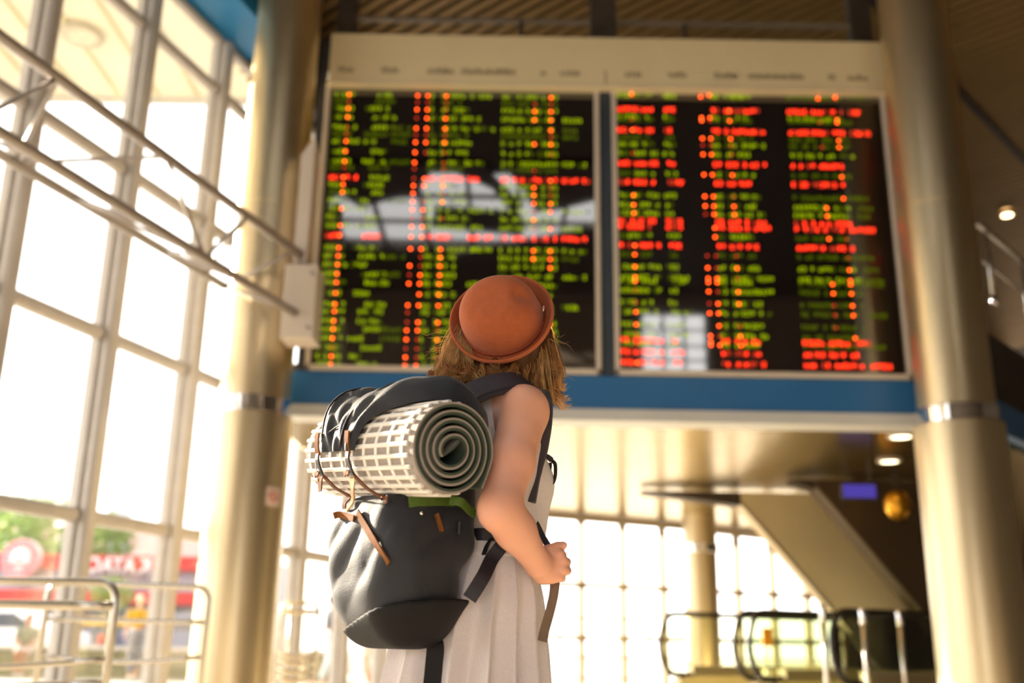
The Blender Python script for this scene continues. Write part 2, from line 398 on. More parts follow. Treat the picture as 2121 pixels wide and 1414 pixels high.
# ---- upper ceiling with diagonal slats
ceil_m = mat('ceiling_board', '2e2826', .8, 0, .1, 3)
CZ = 8.8
sk = (-3.6, 1.9, -.2, 3.5)     # skylight opening x0 x1 y0 y1
def wx(y): return -6.65+.315*y
for pl4, nm in (([(wx(3.5), 3.5), (17, 3.5), (17, 32), (wx(32), 32)], 'ceiling'), ([(wx(-3.2), -3.2), (17, -3.2), (17, -.2), (wx(-.2), -.2)], 'ceiling_rear'), ([(wx(-.2), -.2), (-3.6, -.2), (-3.6, 3.5), (wx(3.5), 3.5)], 'ceiling_side'), ([(1.9, -.2), (17, -.2), (17, 3.5), (1.9, 3.5)], 'ceiling_flank')):
    MB().prism([(x, y, CZ+.06) for x, y in pl4], (0, 0, .24)).build(nm, ceil_m, kind='structure', label='dark ceiling board of the hall')
skl = thing('skylight', 'glazed rooflight over the hall reflected in the departure board', None, (0, 0, 0), kind='structure')
for i in range(7):
    x = sk[0]+(sk[1]-sk[0])*i/6; MB().box((x-.04, sk[2], CZ), (x+.04, sk[3], CZ+.14)).build('glazing_bar', dark_metal, skl)
for j in range(4):
    y = sk[2]+(sk[3]-sk[2])*j/3; MB().box((sk[0], y-.04, CZ+.14), (sk[1], y+.04, CZ+.22)).build('glazing_bar', dark_metal, skl)
for i in range(6):
    for j in range(3):
        x0 = sk[0]+(sk[1]-sk[0])*i/6; y0 = sk[2]+(sk[3]-sk[2])*j/3
        MB().box((x0+.04, y0+.04, CZ+.17), (x0+(sk[1]-sk[0])/6-.04, y0+(sk[3]-sk[2])/3-.04, CZ+.18)).build('pane', clear, skl)
def rfl(x, y, z=8.72):
    d = ray(x, y); t = 10.0/d[1]; p = CAM+d*t; q = np.array([d[0], -d[1], d[2]]); return p+q*((z-p[2])/q[2])
for pl5 in ([(650, 340), (905, 340), (860, 400), (745, 428), (700, 400), (650, 452)], [(905, 340), (1000, 340), (1085, 425), (1060, 440), (1020, 390)], [(1040, 340), (1290, 340), (1290, 400), (1160, 432), (1110, 438), (1090, 400)], [(900, 425), (1075, 437), (1090, 470), (1080, 486), (895, 470)], [(1000, 512), (1290, 455), (1290, 540), (900, 540)]):
    MB().prism([rfl(*q) for q in pl5], (0, 0, .03)).build('reflection_mask', dark_metal, skl)  # unseen panels added to shape the rooflight's reflection in the board
cs = thing('ceiling_slats_high', 'brown slatted ceiling high above the gallery', None, (0, 0, 0), kind='structure')
hs_m = mat('brown_slat_metal', '93764a', .45, .3, .1, 2)
area = [(-4.2, 8), (16, 8), (16, 31), (-1, 31), (-4.2, 12)]
for k in range(0, 140):
    o2 = np.array([-3., 6.])+GD[:2]*(.19*k)
    for a, c in clip_line(o2, GN[:2], area):
        if c-a < .2: continue
        p, q = o2+GN[:2]*a, o2+GN[:2]*c
        MB().bar((p[0], p[1], CZ), (q[0], q[1], CZ), .115, .05).build('slat', hs_m, cs)
for off in (.2, 6.5, -6.5):      # seams that cross the slats
    o2 = np.array([6.48, 12.96])+GN[:2]*off
    for a, c in clip_line(o2, GD[:2], area):
        p, q = o2+GD[:2]*a, o2+GD[:2]*c
        MB().bar((p[0], p[1], CZ-.035), (q[0], q[1], CZ-.035), .1, .03).build('seam_strip', dark_metal, cs)
# ---- shell of the hall out of view: right wall, rear wall with doors, upper wall at the far end
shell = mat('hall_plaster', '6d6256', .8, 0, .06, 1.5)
MB().box((16, -3.2, 0), (16.3, 34, 9.1)).build('wall_right', shell, kind='structure', label='plain wall on the right of the hall')
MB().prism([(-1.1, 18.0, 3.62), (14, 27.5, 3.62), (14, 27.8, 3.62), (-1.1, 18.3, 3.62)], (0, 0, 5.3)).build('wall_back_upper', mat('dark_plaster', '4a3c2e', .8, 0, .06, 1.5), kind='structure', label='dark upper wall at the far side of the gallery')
wr = thing('wall_rear', 'entrance wall behind the camera with glass doors', None, (0, 0, 0), kind='structure')
Yr = -3.2
for lo, hi in (((-8, Yr, 4.2), (3.1, Yr+.25, 9.1)), ((4.6, Yr, 4.2), (16, Yr+.25, 9.1)), ((3.1, Yr, 4.2), (4.6, Yr+.25, 6.9)), ((3.1, Yr, 8.45), (4.6, Yr+.25, 9.1)), ((1.0, Yr, 0), (16, Yr+.25, 4.2)), ((-8, Yr, 0), (-2, Yr+.25, 4.2)), ((-2, Yr, 2.3), (1.0, Yr+.25, 4.2))):
    MB().box(lo, hi).build('wall_panel', shell, wr)
for i in range(3):
    x = -2+1.5*i; MB().box((x-.05, Yr+.05, 0), (x+.05, Yr+.2, 2.3)).build('mullion', alu, wr)
    if i < 2: MB().box((x+.05, Yr+.12, .02), (x+1.45, Yr+.13, 2.28)).build('pane', clear, wr)
for i in range(3):
    x = 3.1+.5*i
    MB().box((x+.03, Yr+.12, 6.93), (x+.47, Yr+.13, 8.42)).build('pane', clear, wr)
for x in (3.6, 4.1): MB().box((x-.03, Yr+.08, 6.9), (x+.03, Yr+.16, 8.45)).build('glazing_bar', dark_metal, wr)
for z in (7.3, 7.65, 8.05): MB().box((3.1, Yr+.09, z-.02), (4.6, Yr+.15, z+.02)).build('glazing_bar', dark_metal, wr)
# ---- columns
col_m = mat('gold_bronze_cladding', 'd6c6a4', .36, .92, .06, 1.6, .04, 30, stretch=(1, 1, .25))
chrome = mat('polished_chrome', 'e8e8ea', .06, 1, .02, 4)
def column(x, y, ru, rl, zr, label, top=8.8):
    t = thing('column', label, 'column', (x, y, 0), group='round clad columns')
    b = MB().lathe([(rl, 0), (rl, zr-.16), (rl-.01, zr-.15)], (x, y, 0), n=48); b.build('lower_sleeve', col_m, t, True, auto=40)
    b = MB().lathe([(ru+.012, zr-.16), (ru+.022, zr-.15), (ru+.022, zr+.0), (ru+.012, zr+.01)], (x, y, 0), n=48); b.build('chrome_ring', chrome, t, True, auto=40)
    b = MB().lathe([(ru, zr+.01), (ru, 5.0), (ru-.006, 5.005), (ru-.006, 5.02), (ru, 5.025), (ru, top)], (x, y, 0), n=48); b.build('shaft', col_m, t, True, auto=40)
    return t
pl_ = PY(527, 845, 9.6); colL = column(pl_[0], 9.6, .335, .372, 3.04, 'bronze clad column beside the window wall holding the truss bracket')
pr_ = PY(1985, 880, 9.3); colR = column(pr_[0], 9.3, .345, .40, 3.0, 'bronze clad column at the right end of the departure board')
pc = PY(1452, 1200, 18.6); column(pc[0], 18.6, .30, .30, 2.6, 'slimmer column far behind, in front of the rear glass wall', 3.15)
# round no-smoking style sticker on the left column
q = PY(585, 1025, 9.6-.372*.8)
# ================================================================== DEPARTURE BOARD
BY = 10.0
bt = thing('departure_board', 'large split departure board with green and red lettering over the passage', 'departure board', (1.0, BY, 3.48))
frame_m = mat('pale_bronze_frame', 'ddd2c6', .45, .1, .05, 5)
case_m = mat('board_casing', '2a2a30', .5, .2, .1, 5)
scr_m = mat('black_screen', '120d12', .04, 0, .02, 3, spec=.5)
scr_m.node_tree.nodes['Principled BSDF'].inputs['IOR'].default_value = 2.3
ZB, ZT, ZH = 3.48, 6.80, 7.34
XL, XM0, XM1, XR = -2.10, .925, 1.045, 4.09
MB().box((XL-.10, BY+.05, ZB), (XR+.12, BY+.42, ZH+.0)).build('casing', case_m, bt)
MB().box((XM0, BY-.0, ZB), (XM1, BY+.05, ZT)).build('centre_post', mat('slate_post', '3c4654', .4, .2, .05, 4), bt)
def panel(x0, x1):
    s = MB().box((x0+.05, BY+.02, ZB+.05), (x1-.05, BY+.05, ZT)).build('screen', scr_m, bt)
    fr = MB()
    fr.box((x0, BY-.03, ZB), (x0+.05, BY+.05, ZT)).box((x1-.05, BY-.03, ZB), (x1, BY+.05, ZT)).box((x0, BY-.03, ZB), (x1, BY+.05, ZB+.05))
    fr.build('screen_frame', frame_m, bt, bevel=.008)
    return s
scL = panel(XL, XM0-.01); scR = panel(XM1+.01, XR)
hd = MB().box((XL+.03, BY-.10, ZT-.05), (XR+.02, BY+.05, ZH)).build('header_panel', mat('cream_header', 'e9dcb8', .5, 0, .04, 1.5), bt, bevel=.01)
MB().box((XL+.02, BY-.11, ZT-.09), (XR+.03, BY+.05, ZT-.05)).build('header_ledge', mat('cream_ledge', 'e4d8b8', .5, 0, .04, 1.5), bt)
MB().box((XM0+.05, BY-.106, ZT-.05), (XM1-.05, BY-.1, ZT+.12)).build('header_joint', mat('header_joint_grey', 'a89a78', .5, 0, .04, 1.5), bt)
# column captions: soft grey strokes, too small to read
cap_m = mat('caption_grey', '8d8368', .6, 0, .1, 30)
rng = random.Random(3)
for bx in (690, 1285):
    for a, w in ((10, 30), (100, 35), (195, 40), (232, 12), (265, 110), (430, 12), (470, 40)):
        p0 = PY(bx+a, 152, BY-.1); p1 = PY(bx+a+w, 152, BY-.1); x = p0[0]; b = MB(); z = ZT+.045
        while x < p1[0]:
            ww = rng.uniform(.012, .03); b.box((x, BY-.104, z), (x+ww, BY-.1, z+rng.choice((.05, .06, .075)))); x += ww+.012
        b.build('caption', cap_m, hd, kind='stuff')
# ---- lit dot lettering
RED, GRN, ORG_, DIM, DRED = range(5)
led = [emitter('led_red', 'ff3216', 1.9), emitter('led_green', 'a6bc00', .52), emitter('led_orange', 'ff5216', 3.2), emitter('led_green_dim', '8ea400', .18), emitter('led_red_dim', 'c8341c', .85)]
FONT = {}
def glyph(r):
    """5 x 7 dot pattern with strokes, not a real letter"""
    g = set(); 
    for x in r.sample(range(4), 2):
        for y in range(r.randint(0, 2), r.randint(5, 7)): g.add((x, y))
    for y in r.sample((0, 3, 6), 2):
        for x in range(4): g.add((x, y))
    return g
DOT = .0072
def dots(b, x, z, r, col, n):
    for i in range(n):
        b.cm = col if r.random() < .8 else {RED: DRED, GRN: DIM}.get(col, col)
        for gx, gy in glyph(r):
            px, pz = x+(i*5.2+gx)*DOT*1.18, z+(gy-3)*DOT*1.0
            b.add([(px, BY+.014, pz), (px+DOT, BY+.014, pz), (px+DOT, BY+.014, pz+DOT*.9), (px, BY+.014, pz+DOT*.9)], [(0, 1, 2, 3)])
def spot(b, x, z, col, s=.013):
    b.cm = col; n = 8
    b.add([(x+s*math.cos(2*math.pi*k/n), BY+.012, z+s*math.sin(2*math.pi*k/n)) for k in range(n)], [tuple(range(n))])
CW = 5.2*DOT*1.18
def seg(b, px0, px1, z, r, col, y=470, gaps=True):
    """a run of lettering between two picture columns at mid height"""
    x0, x1 = PY(px0, y, BY)[0], PY(px1, y, BY)[0]; n = int((x1-x0)/CW); i = 0
    while i < n:
        w = r.randint(3, 7) if gaps else r.choice((1, 1, 2, 3))
        w = min(w, n-i); dots(b, x0+i*CW, z, r, col, w); i += w+(1 if gaps else r.choice((0, 1)))
def rowz(x, y): return PY(x, y, BY)[2]
rL = [178, 194, 208, 223, 241, 262, 276, 291, 312, 333, 346, 366, 381, 397, 414, 431, 448, 466, 487, 512, 529, 547, 566, 584, 606, 629, 644, 664, 681, 700, 719, 737, 754]
redL = {366: 1, 487: 1}; dimL = {208, 276, 346}
r = random.Random(11)
for i, y in enumerate(rL):
    z = rowz(715, y); b = MB(); isr = y in redL; c = RED if isr else (DIM if y in dimL else GRN)
    if z > ZT-.06: z = ZT-.1
    seg(b, 674, 674+r.randint(40, 62), z, r, c); x = 725+r.randint(5, 40); seg(b, x, x+r.randint(30, 60), z, r, GRN if isr and y == 366 else c)
    if r.random() < .3 and not isr: seg(b, 800, 845, z, r, DIM)
    seg(b, 880, 880+r.randint(14, 24), z, r, c); seg(b, 905, 905+r.choice((45, 62, 70, 95)), z, r, c, gaps=False)
    if r.random() < .25: seg(b, 970, 1030, z, r, GRN if not isr else RED)
    seg(b, 1035, 1160, z, r, c, gaps=False)
    if r.random() < .35 or isr: seg(b, 1165, 1165+r.randint(35, 68), z, r, c if r.random() < .5 or isr else DIM)
    o = (DRED if y in dimL else ORG_)
    for cx, pr in ((704, .85), (852, .97), (874, .85), (914, .8), (1105, .7), (1140, .75)):
        if r.random() < pr: spot(b, PY(cx, 470, BY)[0], z, o if r.random() < .75 else DRED)
    b.build('led_row', led, scL, kind='stuff')
rR = [182, 197, 225, 240, 246, 268, 283, 297, 316, 337, 358, 376, 403, 423, 440, 456, 468, 487, 507, 526, 551, 573, 581, 600, 625, 645, 671, 692, 704, 711, 728, 750, 770]
redR = {225, 268, 337, 376, 456, 468, 507, 704, 728, 750, 770}; dimR = {246, 283, 526}
for i, y in enumerate(rR):
    z = rowz(1311, y); b = MB(); isr = y in redR; c = RED if isr else (DIM if y in dimR else GRN)
    if z > ZT-.06: z = ZT-.1
    seg(b, 1283, 1283+r.randint(70, 95), z, r, c, gaps=not isr); x = 1378+r.randint(0, 10); seg(b, x, x+r.randint(18, 45), z, r, c)
    seg(b, 1485, 1510, z, r, c); seg(b, 1512, 1512+r.choice((60, 68, 80, 92)), z, r, c, gaps=False)
    seg(b, 1648, 1648+r.randint(120, 140), z, r, c if isr else (DIM if r.random() < .7 else GRN), gaps=False)
    if r.random() < .4 or y in (225, 268, 468): seg(b, 1780, 1780+r.randint(30, 56), z, r, c if isr else DIM)
    for cx, pr in ((1314, .7), (1463, .95), (1481, .9), (1523, .8), (1716, .6), (1753, .6)):
        if r.random() < pr*(.35 if isr else 1): spot(b, PY(cx, 470, BY)[0], z, ORG_ if r.random() < .65 else DRED)
    b.build('led_row', led, scR, kind='stuff')
# ---- steel hanger frame above the board
hf = thing('hanger_frame', 'dark steel frame above the departure board', 'steel frame', (1.0, 10.3, 7.34))
fm = mat('grey_steel', '4f4a48', .5, .3, .1, 4)
def zc(x): return 7.8
MB().bar((-2.0, 10.3, 7.80), (4.1, 10.3, 7.80), .06, .05).build('cross_rail', mat('worn_steel', '8a7f72', .5, .3, .1, 4), hf)
for x, w in ((-1.98, .22), (1.0, .30), (4.0, .24)): MB().box((x-w/2, 10.25, 7.36), (x+w/2, 10.4, 8.8)).build('hanger_post', fm, hf)
for x in (.05, 1.95): MB().box((x-.025, 10.28, 7.36), (x+.025, 10.32, 7.8)).build('strut', fm, hf)
MB().bar((-.95, 10.6, 7.4), (-.35, 11.3, 8.05), .06, .06).build('brace', MATS['worn_steel'], hf)
# ================================================================== OUTSIDE THE GLASS WALL
gm = mat('plaza_paving', '9a958a', .8, 0, .06, .6)
MB().add([(-80, -20, -.03), (60, -20, -.03), (60, 90, -.03), (-80, 90, -.03)], [(0, 1, 2, 3)]).build('ground', gm, kind='structure', label='pale paving of the plaza outside')
# canopy outside, seen through the upper panes
cv = thing('entrance_canopy', 'cream slatted canopy outside the upper panes', 'canopy', (-9, 6, 8.9))
cm = mat('cream_canopy', 'eee8d6', .7, 0, .04, 1, transl=.2)
MB().prism([(wx(-8)-.45, -8, 9.0), (wx(14.3)-.45, 14.3, 9.0), (-24, 14.3, 9.0), (-24, -8, 9.0)], (0, 0, .06)).build('soffit', cm, cv)
for k in range(28):
    x = -5.0-.62*k; y1 = 14.2; y0 = max(-7.5, (x+.6+6.65)/.315)
    if y0 < y1-.3: MB().box((x-.03, y0, 8.965), (x+.03, y1, 9.0)).build('batten', mat('cream_batten', 'd9cfae', .7, 0, .04, 1), cv)
MB().box((-24, 14.3, 8.93), (wx(14.3)-.45, 14.4, 9.1)).build('edge_trim', mat('canopy_edge', 'd8d4cc', .6), cv)
for px in (-21.5, -12.0):
    for py in (13.6, 2.0): MB().lathe([(.14, -.03), (.14, 8.98)], (px, py, 0), n=16).build('support_post', alu, cv, True)
q = PZ(170, 72, 8.95)
lm = thing('canopy_lamp', 'round recessed lamp in the canopy soffit', 'lamp', (q[0], q[1], 8.9))
MB().lathe([(.20, 0), (.30, .0), (.30, .05), (.20, .05)], (q[0], q[1], 8.91), n=24, caps=False).build('rim', mat('lamp_rim', 'cfc6ae', .5), lm, True)
MB().lathe([(.20, 0), (.16, .05)], (q[0], q[1], 8.91), n=24).build('lens', mat('lamp_lens', 'e6dec8', .5), lm)
# low concrete wall
lw = MB().box((-16, 23.0, -.03), (-3.5, 23.6, .54)); conc = mat('mossy_concrete', '7d7a5c', .85, 0, .12, 1.2, .2, 20)
lwt = thing('low_wall', 'low mossy concrete wall on the plaza behind the seated woman', 'wall', (-9.7, 23.3, 0))
lw.build('wall_block', conc, lwt); MB().box((-16, 22.94, .54), (-3.5, 23.66, .62)).build('coping', mat('pale_coping', 'b4aea2', .7, 0, .05, 2), lwt)
# pavilion with red bands
PYD = 36.0
pv = thing('shop_pavilion', 'low grey pavilion with two red bands and a round sign', 'building', (-16, PYD, 0))
def xr(x, y): return PY(x, y, PYD)
gw = mat('pale_grey_wall', '9c9ca6', .8, 0, .05, .5); redm = mat('red_band', 'b8302c', .6, 0, .06, .8)
zt, zb = xr(0, 1147)[2], xr(0, 1176)[2]; z2t, z2b = xr(0, 1222)[2], xr(0, 1248)[2]
MB().box((-34, PYD, -.03), (-8.5, PYD+8, zt)).build('wall', gw, pv)
MB().box((-34.1, PYD-.25, zb), (-8.4, PYD+.0, zt)).build('red_band', redm, pv)
MB().box((-34.1, PYD-.9, z2b), (-8.4, PYD+.0, z2t)).build('red_band', redm, pv)
for k in range(9):
    x = -33+2.7*k; w = MB().box((x, PYD-.05, .6), (x+2.2, PYD, z2b-.1)).build('window', mat('shop_glass', '5d6a78', .15, 0, .1, 1), pv)
    MB().box((x+1.05, PYD-.08, .6), (x+1.15, PYD-.05, z2b-.1)).build('window_bar', alu, w)
MB().box((-24, PYD-1.2, xr(0, 1292)[2]), (-10.5, PYD-1.1, xr(0, 1276)[2])).build('yellow_banner', mat('yellow_banner', 'e0b030', .7, 0, .06, 1), pv)
# round sign
c = xr(57, 1159); rs = .66*1.0
rs = xr(97, 1159)[0]-c[0]
sg = thing('round_sign', 'round pink and white sign on the pavilion roof edge', 'sign', (c[0], PYD-.4, c[2]-rs))
MB().lathe([(rs, -.10), (rs, .10)], (c[0], PYD-.45, c[2]), (0, -1, 0), 40).build('disc', mat('sign_white', 'c4b0b2', .5), sg)
MB().lathe([(rs*.93, 0), (rs*.93, .02), (rs*.80, .02), (rs*.80, 0)], (c[0], PYD-.57, c[2]), (0, -1, 0), 40, caps=False).build('ring', mat('sign_pink', 'd87078', .5), sg)
rg = random.Random(2)
for k in range(17):
    an = 2*math.pi*k/17; u = np.array([math.cos(an), 0, math.sin(an)]); v = np.array([-math.sin(an), 0, math.cos(an)])
    MB().obox(np.array([c[0], PYD-.57, c[2]])+u*rs*.66, u*rs*.09, v*rs*rg.uniform(.03, .07), (0, .02, 0)).build('mark', MATS['sign_pink'], sg)
MB().lathe([(rs*.5, 0), (rs*.5, .02)], (c[0], PYD-.57, c[2]+rs*.05), (0, -1, 0), 32).build('centre_disc', mat('sign_centre', 'd0c8c8', .5), sg)
MB().lathe([(rs*.08, 0), (rs*.08, .02)], (c[0], PYD-.60, c[2]), (0, -1, 0), 16).build('dot', redm, sg)
MB().tube([np.array([c[0]+rs*.4*math.cos(a), PYD-.6, c[2]-rs*.45+rs*.22*math.sin(a)]) for a in np.linspace(.3, 2.84, 10)], rs*.05, 6).build('arc', redm, sg)
# big roof letters, read from behind
lt = thing('roof_letters', 'white mirrored letters standing along the red band', 'sign', (-13, PYD-.5, zb))
wm = mat('letter_white', 'cfcaca', .5, 0, .03, 2)
def letter(ch, px, hpx):
    cu = bpy.data.curves.new('letter_'+ch.lower(), 'FONT'); cu.body = ch; cu.align_x = 'CENTER'; cu.size = 1.0; cu.extrude = .08; cu.offset = .03
    ob = bpy.data.objects.new('tmp', cu); COL.objects.link(ob); dg = bpy.context.evaluated_depsgraph_get(); me = bpy.data.meshes.new_from_object(ob.evaluated_get(dg))
    bpy.data.objects.remove(ob); q = xr(px, 1182+.02*px); s = (xr(px, 1152)[2]-xr(px, 1182)[2])/.70
    me.name = 'letter'; me.materials.append(wm); o = bpy.data.objects.new('letter', me); COL.objects.link(o); o.parent = lt; ORG[o] = org(lt)
    o.matrix_local = Matrix.Translation(Vector((q[0], PYD-.5, q[2]))-Vector(org(lt))) @ Matrix.Diagonal((-s*.85, s, s, 1)) @ Matrix.Rotation(math.radians(90), 4, 'X')
for ch, px in (('C', 206), ('A', 232), ('T', 254), ('A', 277), ('K', 310)): letter(ch, px, 36)
# trees beyond the pavilion
leafm = mat('pale_leaves', '6f8348', .7, 0, .2, 3, transl=.4); bark = mat('bark', '6a5a48', .9)
def tree(px, py, Y, r_, label, name='tree'):
    c = PY(px, py, Y); t = thing(name, label, 'tree', (c[0], Y, 0), group='trees beyond the pavilion'); rr = random.Random(int(px))
    MB().tube([(c[0], Y, -.03), (c[0]+.1, Y, c[2]*.5), (c[0], Y, c[2])], [.22, .17, .08], 8).build('trunk', bark, t, True)
    b = MB()
    for k in range(900):
        d = np.array([rr.gauss(0, 1) for _ in range(3)]); d /= np.linalg.norm(d); p = c+d*r_*(.45+.6*rr.random()**.5)*np.array([1, 1, .85])
        a = np.array([rr.gauss(0, 1) for _ in range(3)]); a /= np.linalg.norm(a); e = np.cross(a, d); e /= np.linalg.norm(e)+1e-9; s = r_*.11
        b.add([p-a*s, p+e*s*.5, p+a*s, p-e*s*.5], [(0, 1, 2, 3)])
    b.build('foliage', leafm, t, kind='stuff')
tree(95, 1110, 46, 2.0, 'pale green tree above the round sign')
tree(20, 1090, 53, 1.9, 'pale tree at the left edge behind the pavilion')
tree(222, 1112, 54, 1.5, 'small dark green tree above the mirrored letters')
tree(232, 1230, 25.5, .5, 'low green bush between the railing and the letters', 'bush')
bl = thing('far_block', 'pale far apartment block seen above the mirrored letters', 'building', (-16, 60, 0))
q0, q1 = PY(150, 1090, 60), PY(330, 1090, 60); MB().box((q0[0]-6, 60, 0), (q1[0]+3, 68, q0[2])).build('wall', mat('pink_plaster', 'c9a8a4', .8, 0, .05, .3), bl)
for k in range(5):
    for j in range(3): MB().box((q0[0]-4+3*k, 59.93, 2.5+2.3*j), (q0[0]-2.6+3*k, 60, 4+2.3*j)).build('window', mat('far_glass', 'b8bcc6', .3), bl)
# cars parked behind the low wall
def car(x0, y, L, col, label):
    t = thing('car', label, 'car', (x0+L/2, y, 0), group='cars parked on the plaza'); pm = mat('car_paint_'+col, col, .25, .3, .05, 2)
    h = [(0, .35), (0, .75), (.15, .92), (.9, .98), (1.45, 1.42), (2.9, 1.45), (3.6, 1.0), (L-.1, .9), (L, .6), (L, .35)]
    MB().prism([(x0+a, y, b) for a, b in h], (0, 1.7, 0)).build('body', pm, t, bevel=.05)
    MB().prism([(x0+a, y-.01, b) for a, b in [(1.05, 1.0), (1.5, 1.36), (2.85, 1.38), (3.4, 1.02)]], (0, 1.72, 0)).build('side_windows', mat('car_glass', '2f3640', .1), t)
    for a in (.85, L-.85):
        for yy in (y-.02, y+1.5): MB().lathe([(.33, 0), (.33, .22)], (x0+a, yy+.22, .30), (0, -1, 0), 20).build('wheel', mat('tyre', '232226', .8), t, True)
    MB().box((x0-.02, y-.02, .62), (x0+.18, y+.3, .88)).build('tail_light', mat('tail_red', 'c81e1e', .3), t, bevel=.02)
a = PY(0, 1330, 27); car(a[0]-2.6, 27, 4.3, 'd4d4da', 'white car with a red tail light behind the seated woman')
a = PY(160, 1330, 29); car(a[0]+.5, 29.2, 4.2, '5c6886', 'slate blue car behind the railing post')
# ---- people (small and soft in the picture)
def walker(name_label, base, hgt, face, skin_c, top_c, low_c, hair_c, sit=False, skirt_=False, arms='down', shoes='d8d4cc'):
    k = hgt/1.65; base = np.array(base, float); f = np.array([math.sin(face), math.cos(face), 0]); r_ = np.array([f[1], -f[0], 0]); z = np.array([0, 0, 1.])
    t = thing('person', name_label, 'person', tuple(base)); P = lambda a, b, c: base+(r_*a+f*b+z*c)*k
    hz = .50 if sit else .90; lo = base-np.array([.7, .7, .0])*k; hi = base+np.array([.7, .7, 1.75])*k
    s = SDF(lo, hi, .016)
    j = {'hip': [P(.09*d, 0, hz) for d in (-1, 1)], 'knee': [P(.08*d, .42 if sit else .02, .50) for d in (-1, 1)], 'ank': [P(.06*d, .40 if sit else (.10*d), .07) for d in (-1, 1)]}
    sh = hz+.50; top = [P(.17*d, 0, sh-.03) for d in (-1, 1)]
    s.ell(P(0, 0, hz+.32), (.15*k, .10*k, .22*k), [r_, f, z], .05); s.ell(P(0, 0, hz+.03), (.16*k, .115*k, .13*k), [r_, f, z], .05)
    for i in (0, 1):
        s.cone(j['hip'][i], j['knee'][i], .075*k, .052*k, .03).cone(j['knee'][i], j['ank'][i], .05*k, .034*k, .02).cone(j['ank'][i], j['ank'][i]+f*.14*k-z*.03, .034*k, .028*k, .02)
        d = (-1, 1)[i]
        el = P(.22*d, -.03, sh-.30); wr = P(.08*d, .22, sh-.36) if sit else P(.24*d, .05, sh-.54)
        s.cone(top[i], el, .045*k, .038*k, .03).cone(el, wr, .036*k, .026*k, .02)
        for q in range(4): s.cone(wr, wr+(f*.06 if sit else -z*.09)*k+r_*(.012*(q-1.5))*k, .016*k, .010*k, .006)
        s.cone(wr, wr+(f*.03-z*.03)*k, .014*k, .010*k, .006)
    hd = P(0, .02, hz+.70); s.cone(P(0, 0, hz+.52), hd, .05*k, .05*k, .02).ell(hd, (.075*k, .095*k, .115*k), [r_, f, z], .02).ell(hd+f*.1*k-z*.01*k, (.014*k, .02*k, .02*k), [r_, f, z], .01)
    s.build('body', mat('skin_'+skin_c, skin_c, .5), t, relax=1)
    c = SDF(lo, hi, .016); c.ell(P(0, 0, hz+.32), (.168*k, .118*k, .225*k), [r_, f, z], .05)
    for i in (0, 1): d = (-1, 1)[i]; c.cone(top[i], (top[i]+P(.22*d, -.03, sh-.30))/2, .058*k, .056*k, .03)
    c.half(P(0, 0, hz+.54), z).half(P(0, 0, hz+.04), -z); c.build('shirt', mat('cloth_'+top_c, top_c, .8, 0, .08, 30), t, relax=1)
    c = SDF(lo, hi, .016); c.ell(P(0, 0, hz+.03), (.176*k, .13*k, .14*k), [r_, f, z], .05)
    for i in (0, 1):
        if skirt_: c.cone(j['hip'][i], (j['hip'][i]+j['knee'][i]*2)/3, .10*k, .10*k, .05)
        else: c.cone(j['hip'][i], j['knee'][i], .088*k, .066*k, .03).cone(j['knee'][i], j['ank'][i]+z*.12, .064*k, .055*k, .02)
    c.half(P(0, 0, hz+.12), z).build('skirt' if skirt_ else 'trousers', mat('cloth_'+low_c, low_c, .8, 0, .08, 30), t, relax=1)
    c = SDF(lo, hi, .014); c.ell(hd-f*.012*k+z*.012*k, (.086*k, .10*k, .12*k), [r_, f, z], .01).half(hd+f*.05*k-z*.02, f-z*.2)
    c.build('hair', mat('hair_'+hair_c, hair_c, .6), t, relax=1)
    for i in (0, 1):
        c = SDF(j['ank'][i]-.25, j['ank'][i]+.25, .014); c.cone(j['ank'][i]-f*.03*k-z*.025, j['ank'][i]+f*.15*k-z*.035, .044*k, .036*k, .01); c.half(base-z*.0, -z).half(j['ank'][i]+z*.02, z)
        c.build('shoe', mat('shoe_'+shoes, shoes, .6), t, relax=1)
    return t
p = PY(55, 1388, 22.95); walker('woman in a striped grey top and pale skirt seated on the low wall', (p[0], 22.95-.25+.05, 0), 1.62, math.radians(165), 'a86a48', '6f7360', 'a09a98', '3a2618', sit=True, skirt_=True)
p = PY(275, 1388, 21.6); walker('person in a yellow T-shirt and grey trousers standing outside', (p[0], 21.6, 0), 1.60, math.radians(-20), 'e0b090', 'c89a10', '7c7e86', 'd8c8a8')
# ================================================================== INSIDE: TRUSS, RAILINGS, ESCALATORS
# ---- lighting truss parallel to the window wall, ending at the left column
tr = thing('ceiling_truss', 'pale triangular tube truss running to the left column', 'truss', (-2.1, 9.2, 4.1))
tm = mat('truss_metal', 'a9a29e', .4, .4, .06, 6)
e1, e2, e3 = PY(622, 527, 9.15), PY(617, 652, 9.15), PY(465, 592, 9.25)
TL = 9.5
for e in (e1, e2, e3): MB().tube([e, e-WD*TL], .040, 12).build('chord', tm, tr, True)
step = 1.18; k = 0; o1 = .95
while o1+step*k < TL-.6:
    a = o1+step*k
    for s_, (p, q) in enumerate(((e1, e2), (e1, e3), (e3, e2))):
        d = a+(0, .0, .0)[s_]
        MB().tube([p-WD*d, q-WD*(d-step*.5 if (k+s_) % 2 else d+step*.5)], .017, 8).build('brace', tm, tr, True)
    MB().tube([e2-WD*a, e3-WD*a], .014, 8).build('brace', tm, tr, True)
    k += 1
MB().tube([e1+WD*0, e2+WD*0], .017, 8).build('brace', tm, tr, True); MB().tube([e1-WD*.1, e3], .017, 8).build('brace', tm, tr, True); MB().tube([e3, e2-WD*.1], .017, 8).build('brace', tm, tr, True)
